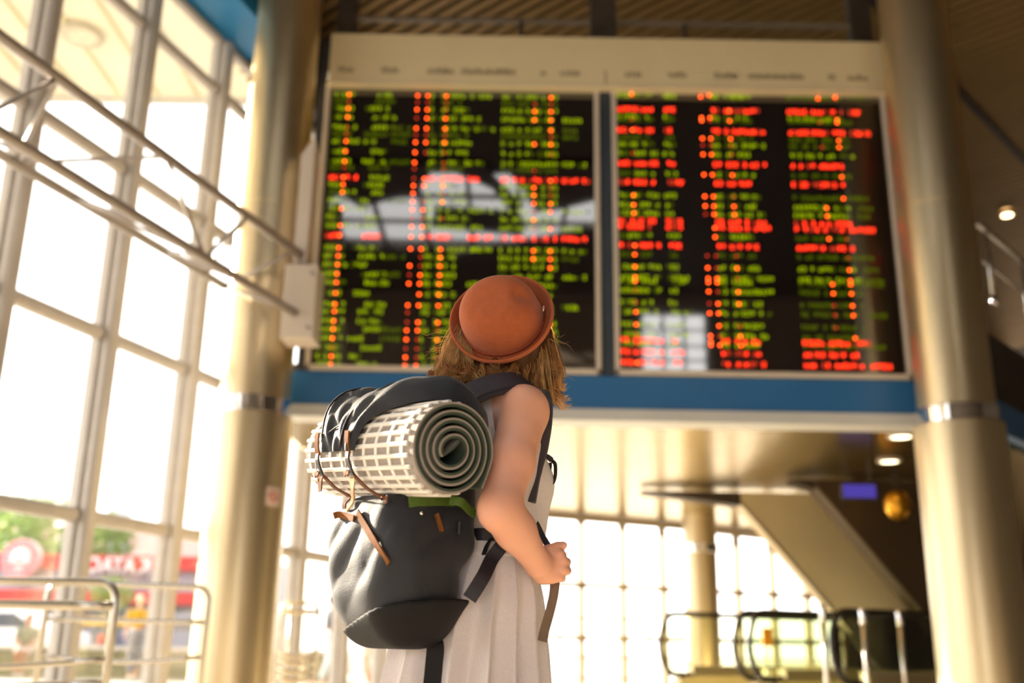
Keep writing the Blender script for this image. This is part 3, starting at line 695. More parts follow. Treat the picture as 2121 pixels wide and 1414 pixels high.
bk = thing('truss_bracket', 'white boxed bracket fixing the truss to the left column', 'bracket', (-2.1, 9.25, 3.6))
bxm = mat('white_box_metal', 'cfc5bb', .5, 0, .04, 3)
a, b = PY(580, 700, 9.1), PY(660, 548, 9.1)
MB().box((a[0], 9.08, a[2]), (b[0], 9.42, b[2])).build('lower_box', bxm, bk, bevel=.01)
for xx, zz in ((b[0]-.06, b[2]-.1), (b[0]-.06, a[2]+.1)): MB().lathe([(.022, 0), (.022, .012), (.012, .018)], (xx, 9.08, zz), (0, -1, 0), 10).build('bolt', tm, bk, True)
c, d = PY(604, 546, 9.15), PY(655, 292, 9.15)
MB().prism([(c[0]+.01, 9.14, c[2]+.01), (d[0]+.0, 9.14, c[2]+.01), (d[0]+.0, 9.14, d[2]), (c[0]+.1, 9.14, d[2]), (c[0]+.01, 9.14, d[2]-.15)], (0, .3, 0)).build('upper_box', bxm, bk, bevel=.01)
# ---- sticker on the left column
sl = bvh_l = None
sq = PY(585, 1026, 9.6-.30); 
st = thing('column_sticker', 'small square sticker with a red ring on the left column', 'sticker', tuple(sq))
dirv = np.array([sq[0]-pl_[0], sq[1]-9.6, 0]); dirv /= np.linalg.norm(dirv); sc_ = np.array([pl_[0], 9.6, 0])+dirv*.376; sc_[2] = sq[2]; tv = np.array([-dirv[1], dirv[0], 0])
MB().obox(sc_, dirv*.004, tv*.075, (0, 0, .085)).build('plate', mat('sticker_white', 'e2cfc6', .5), st, bevel=.003)
MB().tube([sc_+dirv*.006+tv*.045*math.cos(x)+np.array([0, 0, .045*math.sin(x)]) for x in np.linspace(0, 2*math.pi, 24, endpoint=False)], .008, 6, close=True).build('ring', mat('sticker_red', 'c86a68', .5), st, True)
MB().tube([sc_+dirv*.006-tv*.03+np.array([0, 0, .03]), sc_+dirv*.006+tv*.03-np.array([0, 0, .03])], .006, 6).build('slash', MATS['sticker_red'], st, True)
# ---- tubular railings
rlm = mat('brushed_rail_steel', 'cfcac2', .22, .9, .05, 6)
def railing(label, X0, X1, Y, top, rails, mid=None, rad=.021, ang=0., left_open=False):
    t = thing('railing', label, 'railing', ((X0+X1)/2, Y, 0), group='tubular steel railings'); dY = math.tan(ang)
    def pt(x, z): return np.array([x, Y+(x-X1)*dY, z])
    r_ = .09
    arc = [pt(X1-r_+r_*math.sin(a), top-r_+r_*math.cos(a)) for a in np.linspace(0, math.pi/2, 7)]
    arcl = [pt(X0+r_-r_*math.sin(a), top-r_+r_*math.cos(a)) for a in np.linspace(math.pi/2, 0, 7)]
    MB().tube([pt(X0, 0)]+arcl+arc+[pt(X1, 0)], rad, 12).build('frame', rlm, t, True)
    for z, rr, sag in rails:
        n = 9; MB().tube([pt(X0+(X1-X0)*i/(n-1), z-sag*math.sin(math.pi*i/(n-1))) for i in range(n)], rr, 10).build('rail', rlm, t, True)
    for x in (X0, X1): MB().lathe([(.06, 0), (.06, .012), (.025, .02)], pt(x, 0), n=16).build('foot_plate', rlm, t, True)
    for x in (mid or []): MB().tube([pt(x, 0), pt(x, top)], rad*.8, 10).build('post', rlm, t, True)
p = PY(240, 1240, 5.5); railing('nearest steel railing at the lower left corner', p[0]-1.9, p[0]-.0, 5.5, 1.12, [(1.0, .026, 0), (.735, .016, .06), (.62, .016, .03), (.35, .016, .02)])
p = PY(432, 1240, 7.4); railing('steel railing in front of the left column', p[0]-1.0, p[0], 7.4, PY(400, 1215, 7.4)[2], [(.95, .016, .0), (.72, .016, .04), (.5, .016, .02)], ang=.3)
p = PY(660, 1260, 10.6); railing('white lit railing between the left column and the backpack', PY(583, 1260, 10.6)[0], p[0], 10.6, PY(640, 1248, 10.6)[2], [(PY(620, 1267, 10.6)[2], .03, 0)]+[(PY(620, y, 10.6)[2], .028, .04) for y in (1352, 1366, 1384, 1400)], mid=[PY(600, 1300, 10.6)[0]])
p = PY(1345, 1260, 15.5); railing('long low railing in front of the rear glass wall', PY(1160, 1260, 16.2)[0], PY(1345, 1260, 16.2)[0], 16.2, 1.22, [(.95, .014, 0), (.65, .014, 0), (.35, .014, 0)], mid=[PY(1278, 1260, 16.2)[0]], rad=.014)
# ---- far walkers behind the backpack
p = PY(722, 1396, 22.0); walker('walker in light blue trousers half hidden behind the backpack', (p[0], 19.5, 0), 1.60, math.radians(60), 'cf9a7c', '3a4258', 'b9cbd2', '3a2c26', shoes='e4dcd2')
p = PY(765, 1396, 20.3); tk = walker('walker in a brown top and pale skirt behind the backpack', (p[0], 20.3, 0), 1.62, math.radians(-30), 'c8865c', '8a5a34', 'dcd6cc', '4a3020', skirt_=True)
# ---- escalators
gsm = glass('balustrade_glass', (.93, .95, .86), .9); rub = mat('black_handrail', '201c1c', .4); skm = mat('escalator_skirt', 'cdbf98', .3, .7, .05, 3)
ED = np.array([math.sin(math.radians(62)), math.cos(math.radians(62)), 0]); EN = np.array([-ED[1], ED[0], 0])
def balustrade(t, x, y, yy, L=3.4, zt=1.27, zb=.46):
    o = PY(x, y, yy); o[2] = 0
    def q(s, z): return o+ED*s+np.array([0, 0, z])
    R_ = (zt-zb)/2; arc = [q(R_*.62-R_*.62*math.cos(a), (zt+zb)/2+R_*math.sin(a)) for a in np.linspace(-math.pi/2, math.pi/2, 15)]
    MB().tube([q(.9, zb+.02), q(.62, zb)]+arc+[q(1.2, zt), q(L, zt)], .038, 10).build('handrail', rub, t, True)
    MB().lathe([(.07, -.05), (.07, .05)], q(.66, zb), EN, 14).build('handrail_inlet', rub, t, True)
    out = arc[1:-1]; poly_ = [p*1.0 for p in out]+[q(L, zt-.04), q(L, zb+.10), q(.6, zb+.10)]
    MB().prism([p-EN*.006 for p in poly_], EN*.012).build('glass_panel', gsm, t)
    MB().prism([q(.5, zb-.02)-EN*.09, q(L, zb-.02)-EN*.09, q(L, zb+.12)-EN*.06, q(.5, zb+.12)-EN*.06], EN*.15).build('skirt_panel', skm, t)
    MB().prism([q(.15, 0)-EN*.10, q(L, 0)-EN*.10, q(L, zb-.02)-EN*.10, q(.35, zb-.02)-EN*.10, q(.15, zb-.2)-EN*.10], EN*.2).build('plinth', skm, t)
    return o
def escalator(label, xa, xb, y, ya, yb):
    t = thing('escalator', label, 'escalator', tuple(PY(xa, y, ya)*np.array([1, 1, 0])), group='escalators under the gallery')
    o = balustrade(t, xa, y, ya); o2 = balustrade(t, xb, y, yb)
    for k in range(7):
        a, b = o+ED*(.7+.4*k), o2+ED*(.7+.4*k); h = .30+.0*k
        MB().hexa([a+(0, 0, h-.1), a+ED*.38+(0, 0, h-.1), b+ED*.38+(0, 0, h-.1), b+(0, 0, h-.1), a+(0, 0, h), a+ED*.38+(0, 0, h), b+ED*.38+(0, 0, h), b+(0, 0, h)]).build('step', mat('step_metal', '8f8672', .4, .6, .06, 4), t)
    return t
escalator('left escalator with two rounded glass balustrades', 1368, 1522, 1340, 14.6, 13.4)
es2 = escalator('right escalator behind an orange sign by the column', 1553, 1724, 1345, 13.1, 12.3)
o = PY(1588, 1340, 13.6)
sgn = thing('floor_sign', 'small orange notice board standing between the escalators', 'sign', (o[0], 13.6, 0))
MB().box((PY(1578, 1300, 13.6)[0], 13.58, PY(1585, 1338, 13.6)[2]), (PY(1598, 1300, 13.6)[0], 13.62, PY(1585, 1300, 13.6)[2])).build('board', mat('orange_board', 'e8930e', .5, 0, .05, 3), sgn, bevel=.005)
MB().tube([(o[0], 13.62, 0), (o[0], 13.62, PY(1585, 1340, 13.6)[2])], .015, 8).build('pole', dark_metal, sgn, True); MB().lathe([(.16, 0), (.16, .02), (.02, .04)], (o[0], 13.62, 0), n=20).build('base', dark_metal, sgn, True)
# slim posts
for (x, y0, Y, lab) in ((1703, 1255, 11.6, 'slim pale post in front of the right escalator'), (1786, 1262, 12.0, 'slim post with a bright cap left of the dark corner'), (1862, 1266, 12.2, 'slim post with a bright cap next to the right column')):
    q = PY(x, y0, Y); t = thing('stanchion', lab, 'post', (q[0], Y, 0), group='slim posts by the escalators')
    MB().tube([(q[0], Y, 0), (q[0], Y, q[2]-.05)], .032, 12).build('post', rlm, t, True)
    MB().lathe([(.034, -.16), (.042, -.13), (.042, -.02), (.03, .02), (.0, .03)], (q[0], Y, q[2]), n=14, caps=False).build('cap', chrome, t, True); MB().lathe([(.09, 0), (.09, .015)], (q[0], Y, 0), n=16).build('foot', rlm, t, True)
# ---- inclined flights whose undersides hang over the escalators
flm = mat('flight_cladding', 'cbbb98', .4, .3, .06, 1.2); fld = mat('flight_cladding_shaded', '4e4030', .4, .5, .06, 1.2)  # second tone is the same cladding with shade mixed into its colour
def flight(label, Y0, dep, tip, kn, en, m1, top, ext):
    t = thing('stair_flight', label, 'stairs', (kn[0], Y0, 1.0), group='inclined flights under the gallery')
    d = en-kn; d = d/d[0]; far = kn+d*ext
    MB().prism([(kn[0], Y0, kn[2]), (far[0], Y0, far[2]), (far[0], Y0, min(3.06, far[2]+top)), (min(far[0], kn[0]+d[0]*(top+3.06*0)/abs(d[2])), Y0, 3.06), (kn[0], Y0, 3.06)], (0, dep, 0)).build('cladding', m1, t)
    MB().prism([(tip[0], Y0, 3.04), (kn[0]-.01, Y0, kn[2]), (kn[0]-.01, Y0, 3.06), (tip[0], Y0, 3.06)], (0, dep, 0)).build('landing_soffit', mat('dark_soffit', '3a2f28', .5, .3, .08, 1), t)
    MB().prism([np.array([kn[0]+d[0]*s, Y0-.02, kn[2]+d[2]*s+o_]) for s, o_ in ((0, 0), (ext, 0), (ext, .05), (0, .05))], (0, .02, 0)).build('edge_strip', mat('flight_edge', '8a7d66', .4, .5), t)
    return t
Yf = 15.2
flight('far inclined flight clad in pale metal over the escalators', Yf, .35, PY(1330, 1013, Yf), PY(1535, 1046, Yf), PY(1722, 1262, Yf), flm, 1.9, 2.6)
Yg = 13.9
flight('near inclined flight behind the right column, its shadow put into dark cladding', Yg, .35, PY(1640, 1000, Yg), PY(1690, 1012, Yg), PY(1885, 1242, Yg), fld, 2.2, 2.2)
# ---- hanging violet screen, downlights, gallery railing
q = PY(1780, 1016, 12.6); sn = thing('hanging_screen', 'small violet information screen hanging under the gallery', 'screen', (q[0], 12.6, q[2]))
MB().box((q[0]-.22, 12.6, q[2]-.1), (q[0]+.22, 12.66, q[2]+.09)).build('case', dark_metal, sn, bevel=.01); MB().box((q[0]-.2, 12.59, q[2]-.085), (q[0]+.2, 12.6, q[2]+.075)).build('display', emitter('violet_display', '5a4ab8', .28), sn)
for x in (-.15, .15): MB().tube([(q[0]+x, 12.63, q[2]+.08), (q[0]+x, 12.63, 3.13)], .01, 6).build('hanger', dark_metal, sn)
for (x, y, lab) in ((1866, 904, 'bright oval downlight at the right end of the low ceiling'), (1842, 955, 'dim downlight deeper in the low ceiling')):
    q = PZ(x, y, 3.1); t = thing('downlight', lab, 'lamp', (q[0], q[1], 3.06), group='downlights in the low ceiling')
    MB().lathe([(.11, 0), (.15, 0), (.15, .03), (.11, .03)], (q[0], q[1], 3.09), n=24, caps=False).build('rim', alu, t, True)
    MB().lathe([(.105, 0), (.105, .02)], (q[0], q[1], 3.094), n=24).build('lens', emitter('warm_lamp', 'ffe2b0', 3.), t)
q = PZ(2085, 437, 8.78); t = thing('spot_lamp', 'small glowing lamp in the high slatted ceiling', 'lamp', tuple(q)); MB().lathe([(.10, 0), (.14, 0), (.14, .06), (.1, .06)], q-np.array([0, 0, .09]), n=20, caps=False).build('rim', alu, t, True); MB().lathe([(.095, 0), (.06, .05)], q-np.array([0, 0, .088]), n=20).build('lens', emitter('lamp_glow', 'ffdca0', 5.), t)
q = PY(1858, 1045, 13.2); t = thing('gold_glint_shape', 'golden brass shape added in place of a warm reflection behind the right column', 'lamp', tuple(q)); MB().lathe([(.0, -.20), (.10, -.17), (.16, -.06), (.17, .04), (.12, .15), (.0, .2)], q, n=20, caps=False).build('globe', mat('polished_brass', 'd8a038', .32, 1., .05, 4), t, True); MB().tube([q+(0, 0, .19), (q[0], q[1], 3.13)], .012, 6).build('stem', dark_metal, t)  # brass body added to catch a golden glint; no lamp hangs here
gr = thing('gallery_railing', 'steel gallery railing to the right of the right column', 'railing', (4.95, 9.9, 4.2))
r0 = PY(2030, 466, 9.9); rd = GD*1.0
MB().tube([r0-GD*.05, r0+GD*9], .028, 10).build('handrail', rlm, gr, True)
MB().tube([r0-GD*.05-np.array([0, 0, .42]), r0+GD*9-np.array([0, 0, .42])], .014, 8).build('rail', rlm, gr, True)
for k in range(8):
    p = r0+GD*(.16+1.15*k); MB().tube([p, p-np.array([0, 0, .82])], .024, 8).build('post', rlm, gr, True); MB().lathe([(.03, 0), (.04, .02), (.03, .1)], p-np.array([0, 0, .84]), n=12).build('post_foot', chrome, gr, True)
# ================================================================== THE TRAVELLER
from mathutils.bvhtree import BVHTree
BF = np.array([.82, .574, 0]); BF /= np.linalg.norm(BF); BR = np.array([BF[1], -BF[0], 0]); BZ = np.array([0, 0, 1.])   # body: forward, right, up
BAX = [BR, BF, BZ]
def bvh(o, extra=()):
    vs = []; fs = []
    for ob in (o,)+tuple(extra):
        off = ORG[ob]; n = len(vs); vs += [tuple(np.array(v.co)+off) for v in ob.data.vertices]; fs += [tuple(n+i for i in p.vertices) for p in ob.data.polygons]
    return BVHTree.FromPolygons(vs, fs)
def hit(t, x, y, lift=.003, default=2.2):
    d = Vector(ray(x, y)).normalized(); loc, nrm, i, dist = t.ray_cast(Vector(CAM), d)
    if loc is None: return PY(x, y, default)
    if nrm.dot(d) > 0: nrm = -nrm
    return np.array(loc)+np.array(nrm)*lift
skin = mat('skin', 'e8ac92', .45, 0, .05, 14, .04, 160, spec=.35)
skin.node_tree.nodes['Principled BSDF'].inputs['Subsurface Weight'].default_value = .18
skin.node_tree.nodes['Principled BSDF'].inputs['Subsurface Radius'].default_value = (.012, .004, .002)
dress_m = mat('dress_knit', 'dcd3d5', .85, 0, .06, 300, .25, 500, spec=.2, sheen=.3)
hair_m = mat('brown_hair', 'bd8a58', .45, 0, .35, 40, spec=.4, transl=.45)
hat_m = mat('rust_felt', 'a85a38', .9, 0, .07, 60, .15, 400, spec=.15, sheen=.12)
cord_m = mat('hat_cord', '8a3a22', .5, 0, .05, 30)
navy = mat('navy_canvas', '20222b', .6, 0, .1, 40, .12, 300, spec=.4, sheen=.1)
black_c = mat('black_canvas', '131114', .7, 0, .1, 40, .12, 300, spec=.3)
web = mat('dark_webbing', '2b2830', .6, 0, .1, 60, .1, 400)
leather = mat('tan_leather', '7c4c22', .8, 0, .12, 30, .08, 200, spec=.2)
foam_g = mat('green_foam', '3a463d', .8, 0, .1, 60, .1, 300)
foam_w = mat('white_foam', 'e6e1da', .7, 0, .04, 30, .05, 200); foam_w2 = mat('shaded_backing', '968c86', .8, 0, .05, 30, .05, 200)  # backing of the white mat, greyed: shade between the ribs put into colour
lime = mat('lime_webbing', '465f16', .6, 0, .1, 60, .1, 400)
wo = thing('person', 'woman in a rust felt hat and pale dress looking up at the board', 'person', (-.06, 2.33, 0))
cN, cC, cW, cH = np.array([-.040, 2.345, 1.385]), np.array([-.05, 2.34, 1.21]), np.array([-.055, 2.335, 1.07]), np.array([-.07, 2.33, .93])
S = PY(1084, 858, 2.20); E_ = PY(1036, 1052, 2.06); Wr = PY(1116, 1168, 2.16)
def torso(s, inf=0., hip=0.):
    s.ell(cC+BZ*.02, (.145+inf, .100+inf, .17+inf), BAX, .05)
    s.ell(cC+BZ*.10, (.155+inf, .075+inf, .07+inf), BAX, .05)
    s.ell(cW, (.120+inf, .092+inf, .12+inf), BAX, .05)
    s.ell(cH, (.165+inf-hip, .125+inf-hip, .13+inf-hip), BAX, .06)
    for d in (-1, 1): s.ell(cC+BF*.060+BR*.066*d+BZ*-.012, (.058+inf, .058+inf, .060+inf), BAX, .03)
    s.ell(cC+BF*.03-BZ*.1, (.11+inf, .095+inf, .10+inf), BAX, .05)
sd_ = SDF((-.42, 1.93, -.005), (.27, 2.75, 1.74), .0037)
torso(sd_, -.006, .03)
SL = cC-BR*.165+BZ*.125
sd_.cone(cC+BZ*.13+BR*.05, S+BZ*.015, .062, .05, .04).cone(cC+BZ*.13-BR*.05, SL, .062, .05, .04)
sd_.cone(S, S*.45+E_*.55, .053, .047, .03).cone(S*.45+E_*.55, E_, .047, .040, .02)
mid = E_*.62+Wr*.38
sd_.ell(E_+(E_-S)*.06, (.034, .034, .034), None, .02)
sd_.cone(E_, mid, .042, .040, .02).cone(mid, Wr, .040, .0265, .02)
# right hand closed round the strap
def hp(x, y, dy=0.): return PY(x, y, 2.185+dy)
pal0, pal1 = hp(1124, 1166), hp(1154, 1170)
vz = hp(1150, 1150)-hp(1150, 1190); vz /= np.linalg.norm(vz)
sd_.cone(Wr, pal0, .027, .027, .012)
sd_.cone(hp(1128, 1156), hp(1152, 1152), .021, .014, .012).cone(hp(1128, 1170), hp(1154, 1168), .024, .016, .012).cone(hp(1128, 1184), hp(1152, 1184), .022, .015, .012).cone(hp(1122, 1190), hp(1144, 1197), .018, .012, .012)
for i, (kx, ky, r_) in enumerate(((1160, 1147, .0098), (1167, 1162, .0102), (1168, 1180, .0100), (1159, 1196, .0090))):
    b0 = hp(kx-22, ky+1, -.004); k0 = hp(kx, ky, -.006); k1 = hp(kx+5+2*(i in (1, 2)), ky+2, .030); k2 = hp(kx-16, ky+3, .048); k3 = hp(kx-32, ky+2, .036)
    sd_.cone(b0, k0, .0075, r_*.95, .005).ell(k0, (r_*1.08,)*3, None, .003).cone(k0, k1, r_, r_*.95, .0015).cone(k1, k2, r_*.95, r_*.85, .0015).cone(k2, k3, r_*.85, r_*.75, .0015)
t0, t1, t2, t3 = hp(1120, 1152, -.004), hp(1138, 1138, -.004), hp(1154, 1131, .002), hp(1167, 1129, .008)
sd_.cone(t0, t1, .015, .0115, .010).cone(t1, t2, .0112, .0098, .003).cone(t2, t3, .0098, .0088, .002)
# left arm, bent to the other shoulder strap
EL = SL-BZ*.24-BF*.01-BR*.05; WL = EL+BF*.14-BR*.01+BZ*.14
sd_.cone(SL, EL, .050, .040, .03).cone(EL, WL, .041, .026, .02)
HLn = WL+BF*.03+BR*.03+BZ*.02
sd_.cone(WL, HLn, .026, .028, .012)
for i in range(4):
    k0 = HLn+BF*.012+BR*.02+BZ*(.03-.018*i); k1 = k0+BR*.03+BF*.004; k2 = k1+BF*-.03+BR*.004
    sd_.cone(HLn+BZ*(.02-.013*i), k0, .013, .0105, .006).cone(k0, k1, .0105, .010, .003).cone(k1, k2, .010, .008, .003)
sd_.cone(HLn+BZ*.02, HLn+BZ*.045+BR*.03, .013, .009, .006)
# neck and head, tilted back to look up
HC = PY(1052, 690, 2.315); HF = np.array([.30, .80, .42]); HF /= np.linalg.norm(HF); HR = np.cross(HF, BZ); HR /= np.linalg.norm(HR); HU = np.cross(HR, HF); HAX = [HR, HF, HU]
sd_.cone(cN-BZ*.02, HC-HU*.05-HF*.02, .052, .05, .03)
sd_.ell(HC, (.074, .094, .108), HAX, .02)
sd_.ell(HC+HF*.035-HU*.055, (.056, .062, .058), HAX, .02)
sd_.cone(HC+HF*.092+HU*.01, HC+HF*.108-HU*.022, .008, .012, .01)          # nose
sd_.ell(HC+HF*.088-HU*.085, (.022, .016, .016), HAX, .012)                 # chin
for d in (-1, 1):
    sd_.ell(HC+HF*.088+HR*.032*d+HU*.008, (.016, .010, .010), HAX, .008, 'd')   # eye sockets
    sd_.ell(HC+HF*.078+HR*.032*d+HU*.007, (.012, .012, .011), HAX, .003)
    sd_.ell(HC+HR*.076*d-HF*.004-HU*.01, (.010, .018, .030), HAX, .006)         # ears
sd_.ell(HC+HF*.092-HU*.05, (.024, .010, .006), HAX, .004).ell(HC+HF*.09-HU*.062, (.021, .010, .007), HAX, .004)
# legs and feet under the skirt
for d in (-1, 1):
    hj = cH+BR*.085*d-BZ*.06; kj = np.array([cH[0], cH[1], .47])+BR*.075*d+BF*.02; aj = np.array([cH[0], cH[1], .09])+BR*.07*d-BF*.01
    sd_.cone(hj, kj, .058, .048, .03).cone(kj, kj*.6+aj*.4, .053, .052, .03).cone(kj*.6+aj*.4, aj, .052, .034, .02)
    sd_.cone(aj-BZ*.03, aj+BF*.13-BZ*.055, .036, .028, .02, flat=(BZ, .8))
body = sd_.build('body', skin, wo, relax=1, label='bare skin of the arm, hand, neck and face')
nq = hp(1170, 1127, .0)
MB().lathe([(.0052, -.001), (.0055, 0), (.0045, .0012)], nq, (.1, -.8, .5), 12).build('thumbnail', mat('nail', 'e8b8a0', .3), wo, True)
# dress: bodice and pleated skirt
bo = SDF((-.30, 2.10, .95), (.20, 2.62, 1.45), .005)
torso(bo, .008)
bo.cone(cC+BZ*.13+BR*.04, S*.75+cC*.25+BZ*.035, .066, .045, .04).cone(cC+BZ*.13-BR*.04, SL*.75+cC*.25+BZ*.035, .066, .045, .04)
bo.ell(S+BR*.022-BZ*.012, (.062, .085, .082), BAX, .008, 'd').ell(SL-BR*.022-BZ*.012, (.062, .085, .082), BAX, .008, 'd')
bo.ell(cN+BZ*.05, (.075, .085, .06), BAX, .01, 'd')
bo.half(cW-BZ*.045, -BZ)
bodice = bo.build('bodice', dress_m, wo, relax=1, label='pale knit bodice of the dress')
def skirt():
    g = []; nz, na = 40, 288
    for i in range(nz+1):
        t = i/nz; z = 1.085-t*.80; row = []
        c = np.array([cW[0]*(1-min(1, t*4))+cH[0]*min(1, t*4)-.055*t, cW[1]*(1-min(1, t*4))+cH[1]*min(1, t*4)-.005*t, z])
        tt = min(1, t/.22); st = tt*tt*(3-2*tt)
        a_ = .122+(.160-.122)*st+.075*t; b_ = .098+(.130-.098)*st+.075*t
        for k in range(na+1):
            an = 2*math.pi*k/na
            amp = .025*min(1, max(0, (t-.05)/.35))
            ph = an*6.5+.7*math.sin(an*2+.5)+.5*math.sin(an*3)+t*.35; w = 1-2*abs(math.sin(ph))**.75
            w2 = math.sin(an*23+1.5*math.sin(an*4)+t)
            rr = 1-amp/.17*(-.9*w)*1.0+amp/.17*.18*w2+.010*math.sin(an*5+6*t)
            row.append(c+BR*a_*rr*math.cos(an)+BF*b_*rr*math.sin(an))
        g.append(row)
    return MB().sheet(g, 0)
sk_ = skirt().build('skirt', dress_m, wo, True, label='pale pleated skirt of the dress')
so = sk_.modifiers.new('solid', 'SOLIDIFY'); so.thickness = .003
MB().lathe([(.1, 0), (.1, .001)], cW, n=8)
for d in (-1, 1):
    aj = np.array([cH[0], cH[1], .05])+BR*.07*d
    sh = SDF(aj-.22, aj+.22, .006); sh.cone(aj-BF*.045-BZ*.01, aj+BF*.14-BZ*.015, .040, .034, .01, flat=(BZ, .8)); sh.half((0, 0, .0), -BZ); sh.half((0, 0, .085), BZ)
    sh.build('shoe', mat('white_shoe', 'd8d4cc', .6), wo, relax=1)
# ---- hat (worn on the back of the head)
HA = np.array([-.24, -.93, .26]); HA /= np.linalg.norm(HA); hc0 = PY(1043, 667, 2.262)
hx = -np.cross(HA, np.array([0, 0, 1.])); hx /= np.linalg.norm(hx); hy = np.cross(HA, hx)      # hx: picture right-ish, hy: up
ht = thing('felt_hat', 'rust brown felt hat with upturned brim on the woman\'s head', 'hat', tuple(hc0))
def revolve(prof, nseg=72, fn=None):
    g = []
    for (r_, h_) in prof:
        row = []
        for k in range(nseg+1):
            an = 2*math.pi*k/nseg; x, y, h2 = r_*math.cos(an)*1.0, r_*math.sin(an)*.95, h_
            if fn: x, y, h2 = fn(x, y, h2, an)
            row.append(hc0+hx*x+hy*y+HA*h2)
        g.append(row)
    return g
def dent(x, y, h, an):
    d = math.exp(-(((x-.066)/.020)**2+((y-.012)/.024)**2)); k = 1-.20*d*(h > .01)
    d2 = math.exp(-(((x+.01)/.05)**2+((y+.0)/.03)**2))
    return x*k, y*k, h-.010*d-.006*d2*(h > .06)
crown = [(.0955, -.004), (.0950, .010), (.0945, .025), (.0930, .042), (.0895, .060), (.083, .076), (.073, .089), (.058, .0985), (.040, .104), (.02, .1065), (.001, .107)]
MB().sheet(revolve(bez([(a, b, 0) for a, b in crown], 3) and [(p[0], p[1]) for p in bez([(a, b, 0) for a, b in crown], 3)], fn=dent), .003).build('crown', hat_m, ht, True, auto=50)
def brimfn(x, y, h, an): 
    w = .004*math.cos(2*an)+.003*math.sin(an); return x, y, h+w*max(0, (math.hypot(x, y)-.09)/.03)
brim = [(.094, -.004), (.099, -.007), (.106, -.005), (.113, .002), (.1175, .012), (.1195, .021), (.1215, .024), (.1235, .021), (.123, .016)]
MB().sheet(revolve([(p[0], p[1]) for p in bez([(a, b, 0) for a, b in brim], 3)], fn=brimfn), .003).build('brim', hat_m, ht, True, auto=60)
cp = [hc0+hx*.0978*math.cos(a)+hy*.0930*math.sin(a)+HA*.007 for a in np.linspace(0, 2*math.pi, 80, endpoint=False)]
MB().tube(cp, .0024, 6, close=True).build('cord', cord_m, ht, True)
an = .25; kp = hc0+hx*.0995*math.cos(an)+hy*.0955*math.sin(an)+HA*.010
MB().lathe([(.003, -.008), (.0042, 0), (.003, .008)], kp, hy, 10).build('cord_knot', mat('pale_metal_bead', 'd8b09a', .3, .6), ht, True)
MB().tube([kp+hx*.002, kp+hx*.003-hy*.02+HA*.002, kp+hx*.002-hy*.034], .0018, 6).build('cord_end', mat('dark_cord', '4a1f14', .5), ht, True)
# ---- hair
hs = SDF((-.25, 2.10, 1.30), (.20, 2.55, 1.74), .005)
hs.ell(HC-HF*.02+HU*.005, (.088, .098, .112), HAX, .02)
def hq(x, y, Y): return PY(x, y, Y)
hs.cone(hq(1116, 700, 2.35), hq(1124, 800, 2.36), .040, .030, .03).cone(hq(1126, 800, 2.35), hq(1134, 832, 2.36), .030, .014, .02)
hs.cone(hq(952, 715, 2.31), hq(938, 780, 2.29), .036, .036, .03).cone(hq(938, 770, 2.28), hq(990, 800, 2.26), .040, .030, .03)
hs.cone(hq(1010, 740, 2.28), hq(1000, 800, 2.26), .05, .03, .03).cone(hq(1075, 740, 2.315), hq(1078, 810, 2.31), .045, .03, .03)
hs.warp(lambda x, y, z: .004*np.sin(x*160+z*30)*np.sin(y*90+z*20))
hs.half(HC+HF*.055+HU*.02, HF+HU*-.1)
hs.half(hc0-HA*.010, HA, .005)
hs.build('hair_mass', mat('under_hair', '4e3018', .6, 0, .3, 40, spec=.3), wo, relax=1, label='wavy brown hair below the hat')
def strands(name, n, gen, rad, mt):
    cu = bpy.data.curves.new(name, 'CURVE'); cu.dimensions = '3D'; cu.bevel_depth = rad; cu.bevel_resolution = 0; cu.use_fill_caps = False
    o0 = org(wo)
    for i in range(n):
        pts = bez(gen(i), 5); sp = cu.splines.new('POLY'); sp.points.add(len(pts)-1)
        for j, p in enumerate(pts):
            p = p-o0; sp.points[j].co = (p[0], p[1], p[2], 1); sp.points[j].radius = max(.25, 1-.8*j/len(pts))
    cu.materials.append(mt); o = bpy.data.objects.new(name, cu); COL.objects.link(o); o.parent = wo; ORG[o] = o0.copy()
    return tag(o, kind='stuff')
hr = random.Random(5)
hair_l = mat('golden_edgelit_hair', 'f0cb94', .4, 0, .25, 50, spec=.5, transl=.6)  # paler strands; part of the warm edge light is in their colour
hair_d = mat('deep_brown_hair', '4a2c18', .45, 0, .3, 50, spec=.4, transl=.25)
def locks(name, nl, per, gen, spread, tipw, rad, mt):
    """locks of hair: strands that share a guide curve and gather towards its tip"""
    jobs = []
    for _ in range(nl):
        gd = [np.array(p) for p in gen(_)]; m_ = len(gd)
        for k in range(per):
            o = np.array([hr.gauss(0, 1) for _ in range(3)])*spread; ph = hr.uniform(0, 6.3); cut = hr.uniform(.82, 1.04)
            q = []
            for j, p in enumerate(gd):
                t = j/(m_-1); w = (1-t)+tipw*t; wav = np.array([math.cos(ph+t*7), math.sin(ph+t*6), .3*math.sin(ph+5*t)])*.0022
                q.append(p+o*w+wav*t)
            q[-1] = q[-2]+(q[-1]-q[-2])*cut; jobs.append(q)
    strands(name, len(jobs), lambda i: jobs[i], rad, mt)
def right_curtain(_):
    u = hr.random(); x0 = 1052+u*96; Y = 2.245+.07*hr.random()+.06*u; x1 = x0+hr.uniform(-6, 8)+8*u; L = hr.uniform(92, 118)-34*(1-u)
    return [hq(x0-4, 690+26*abs(u-.4), Y+.02), hq(x0+5*u, 730, Y), hq(x1+hr.gauss(0, 3), 730+L*.4, Y+.003), hq(x1+4*u+hr.gauss(0, 3), 730+L*.72, Y+.006), hq(x1+8*u*u+hr.gauss(0, 5), 730+L, Y+.008)]
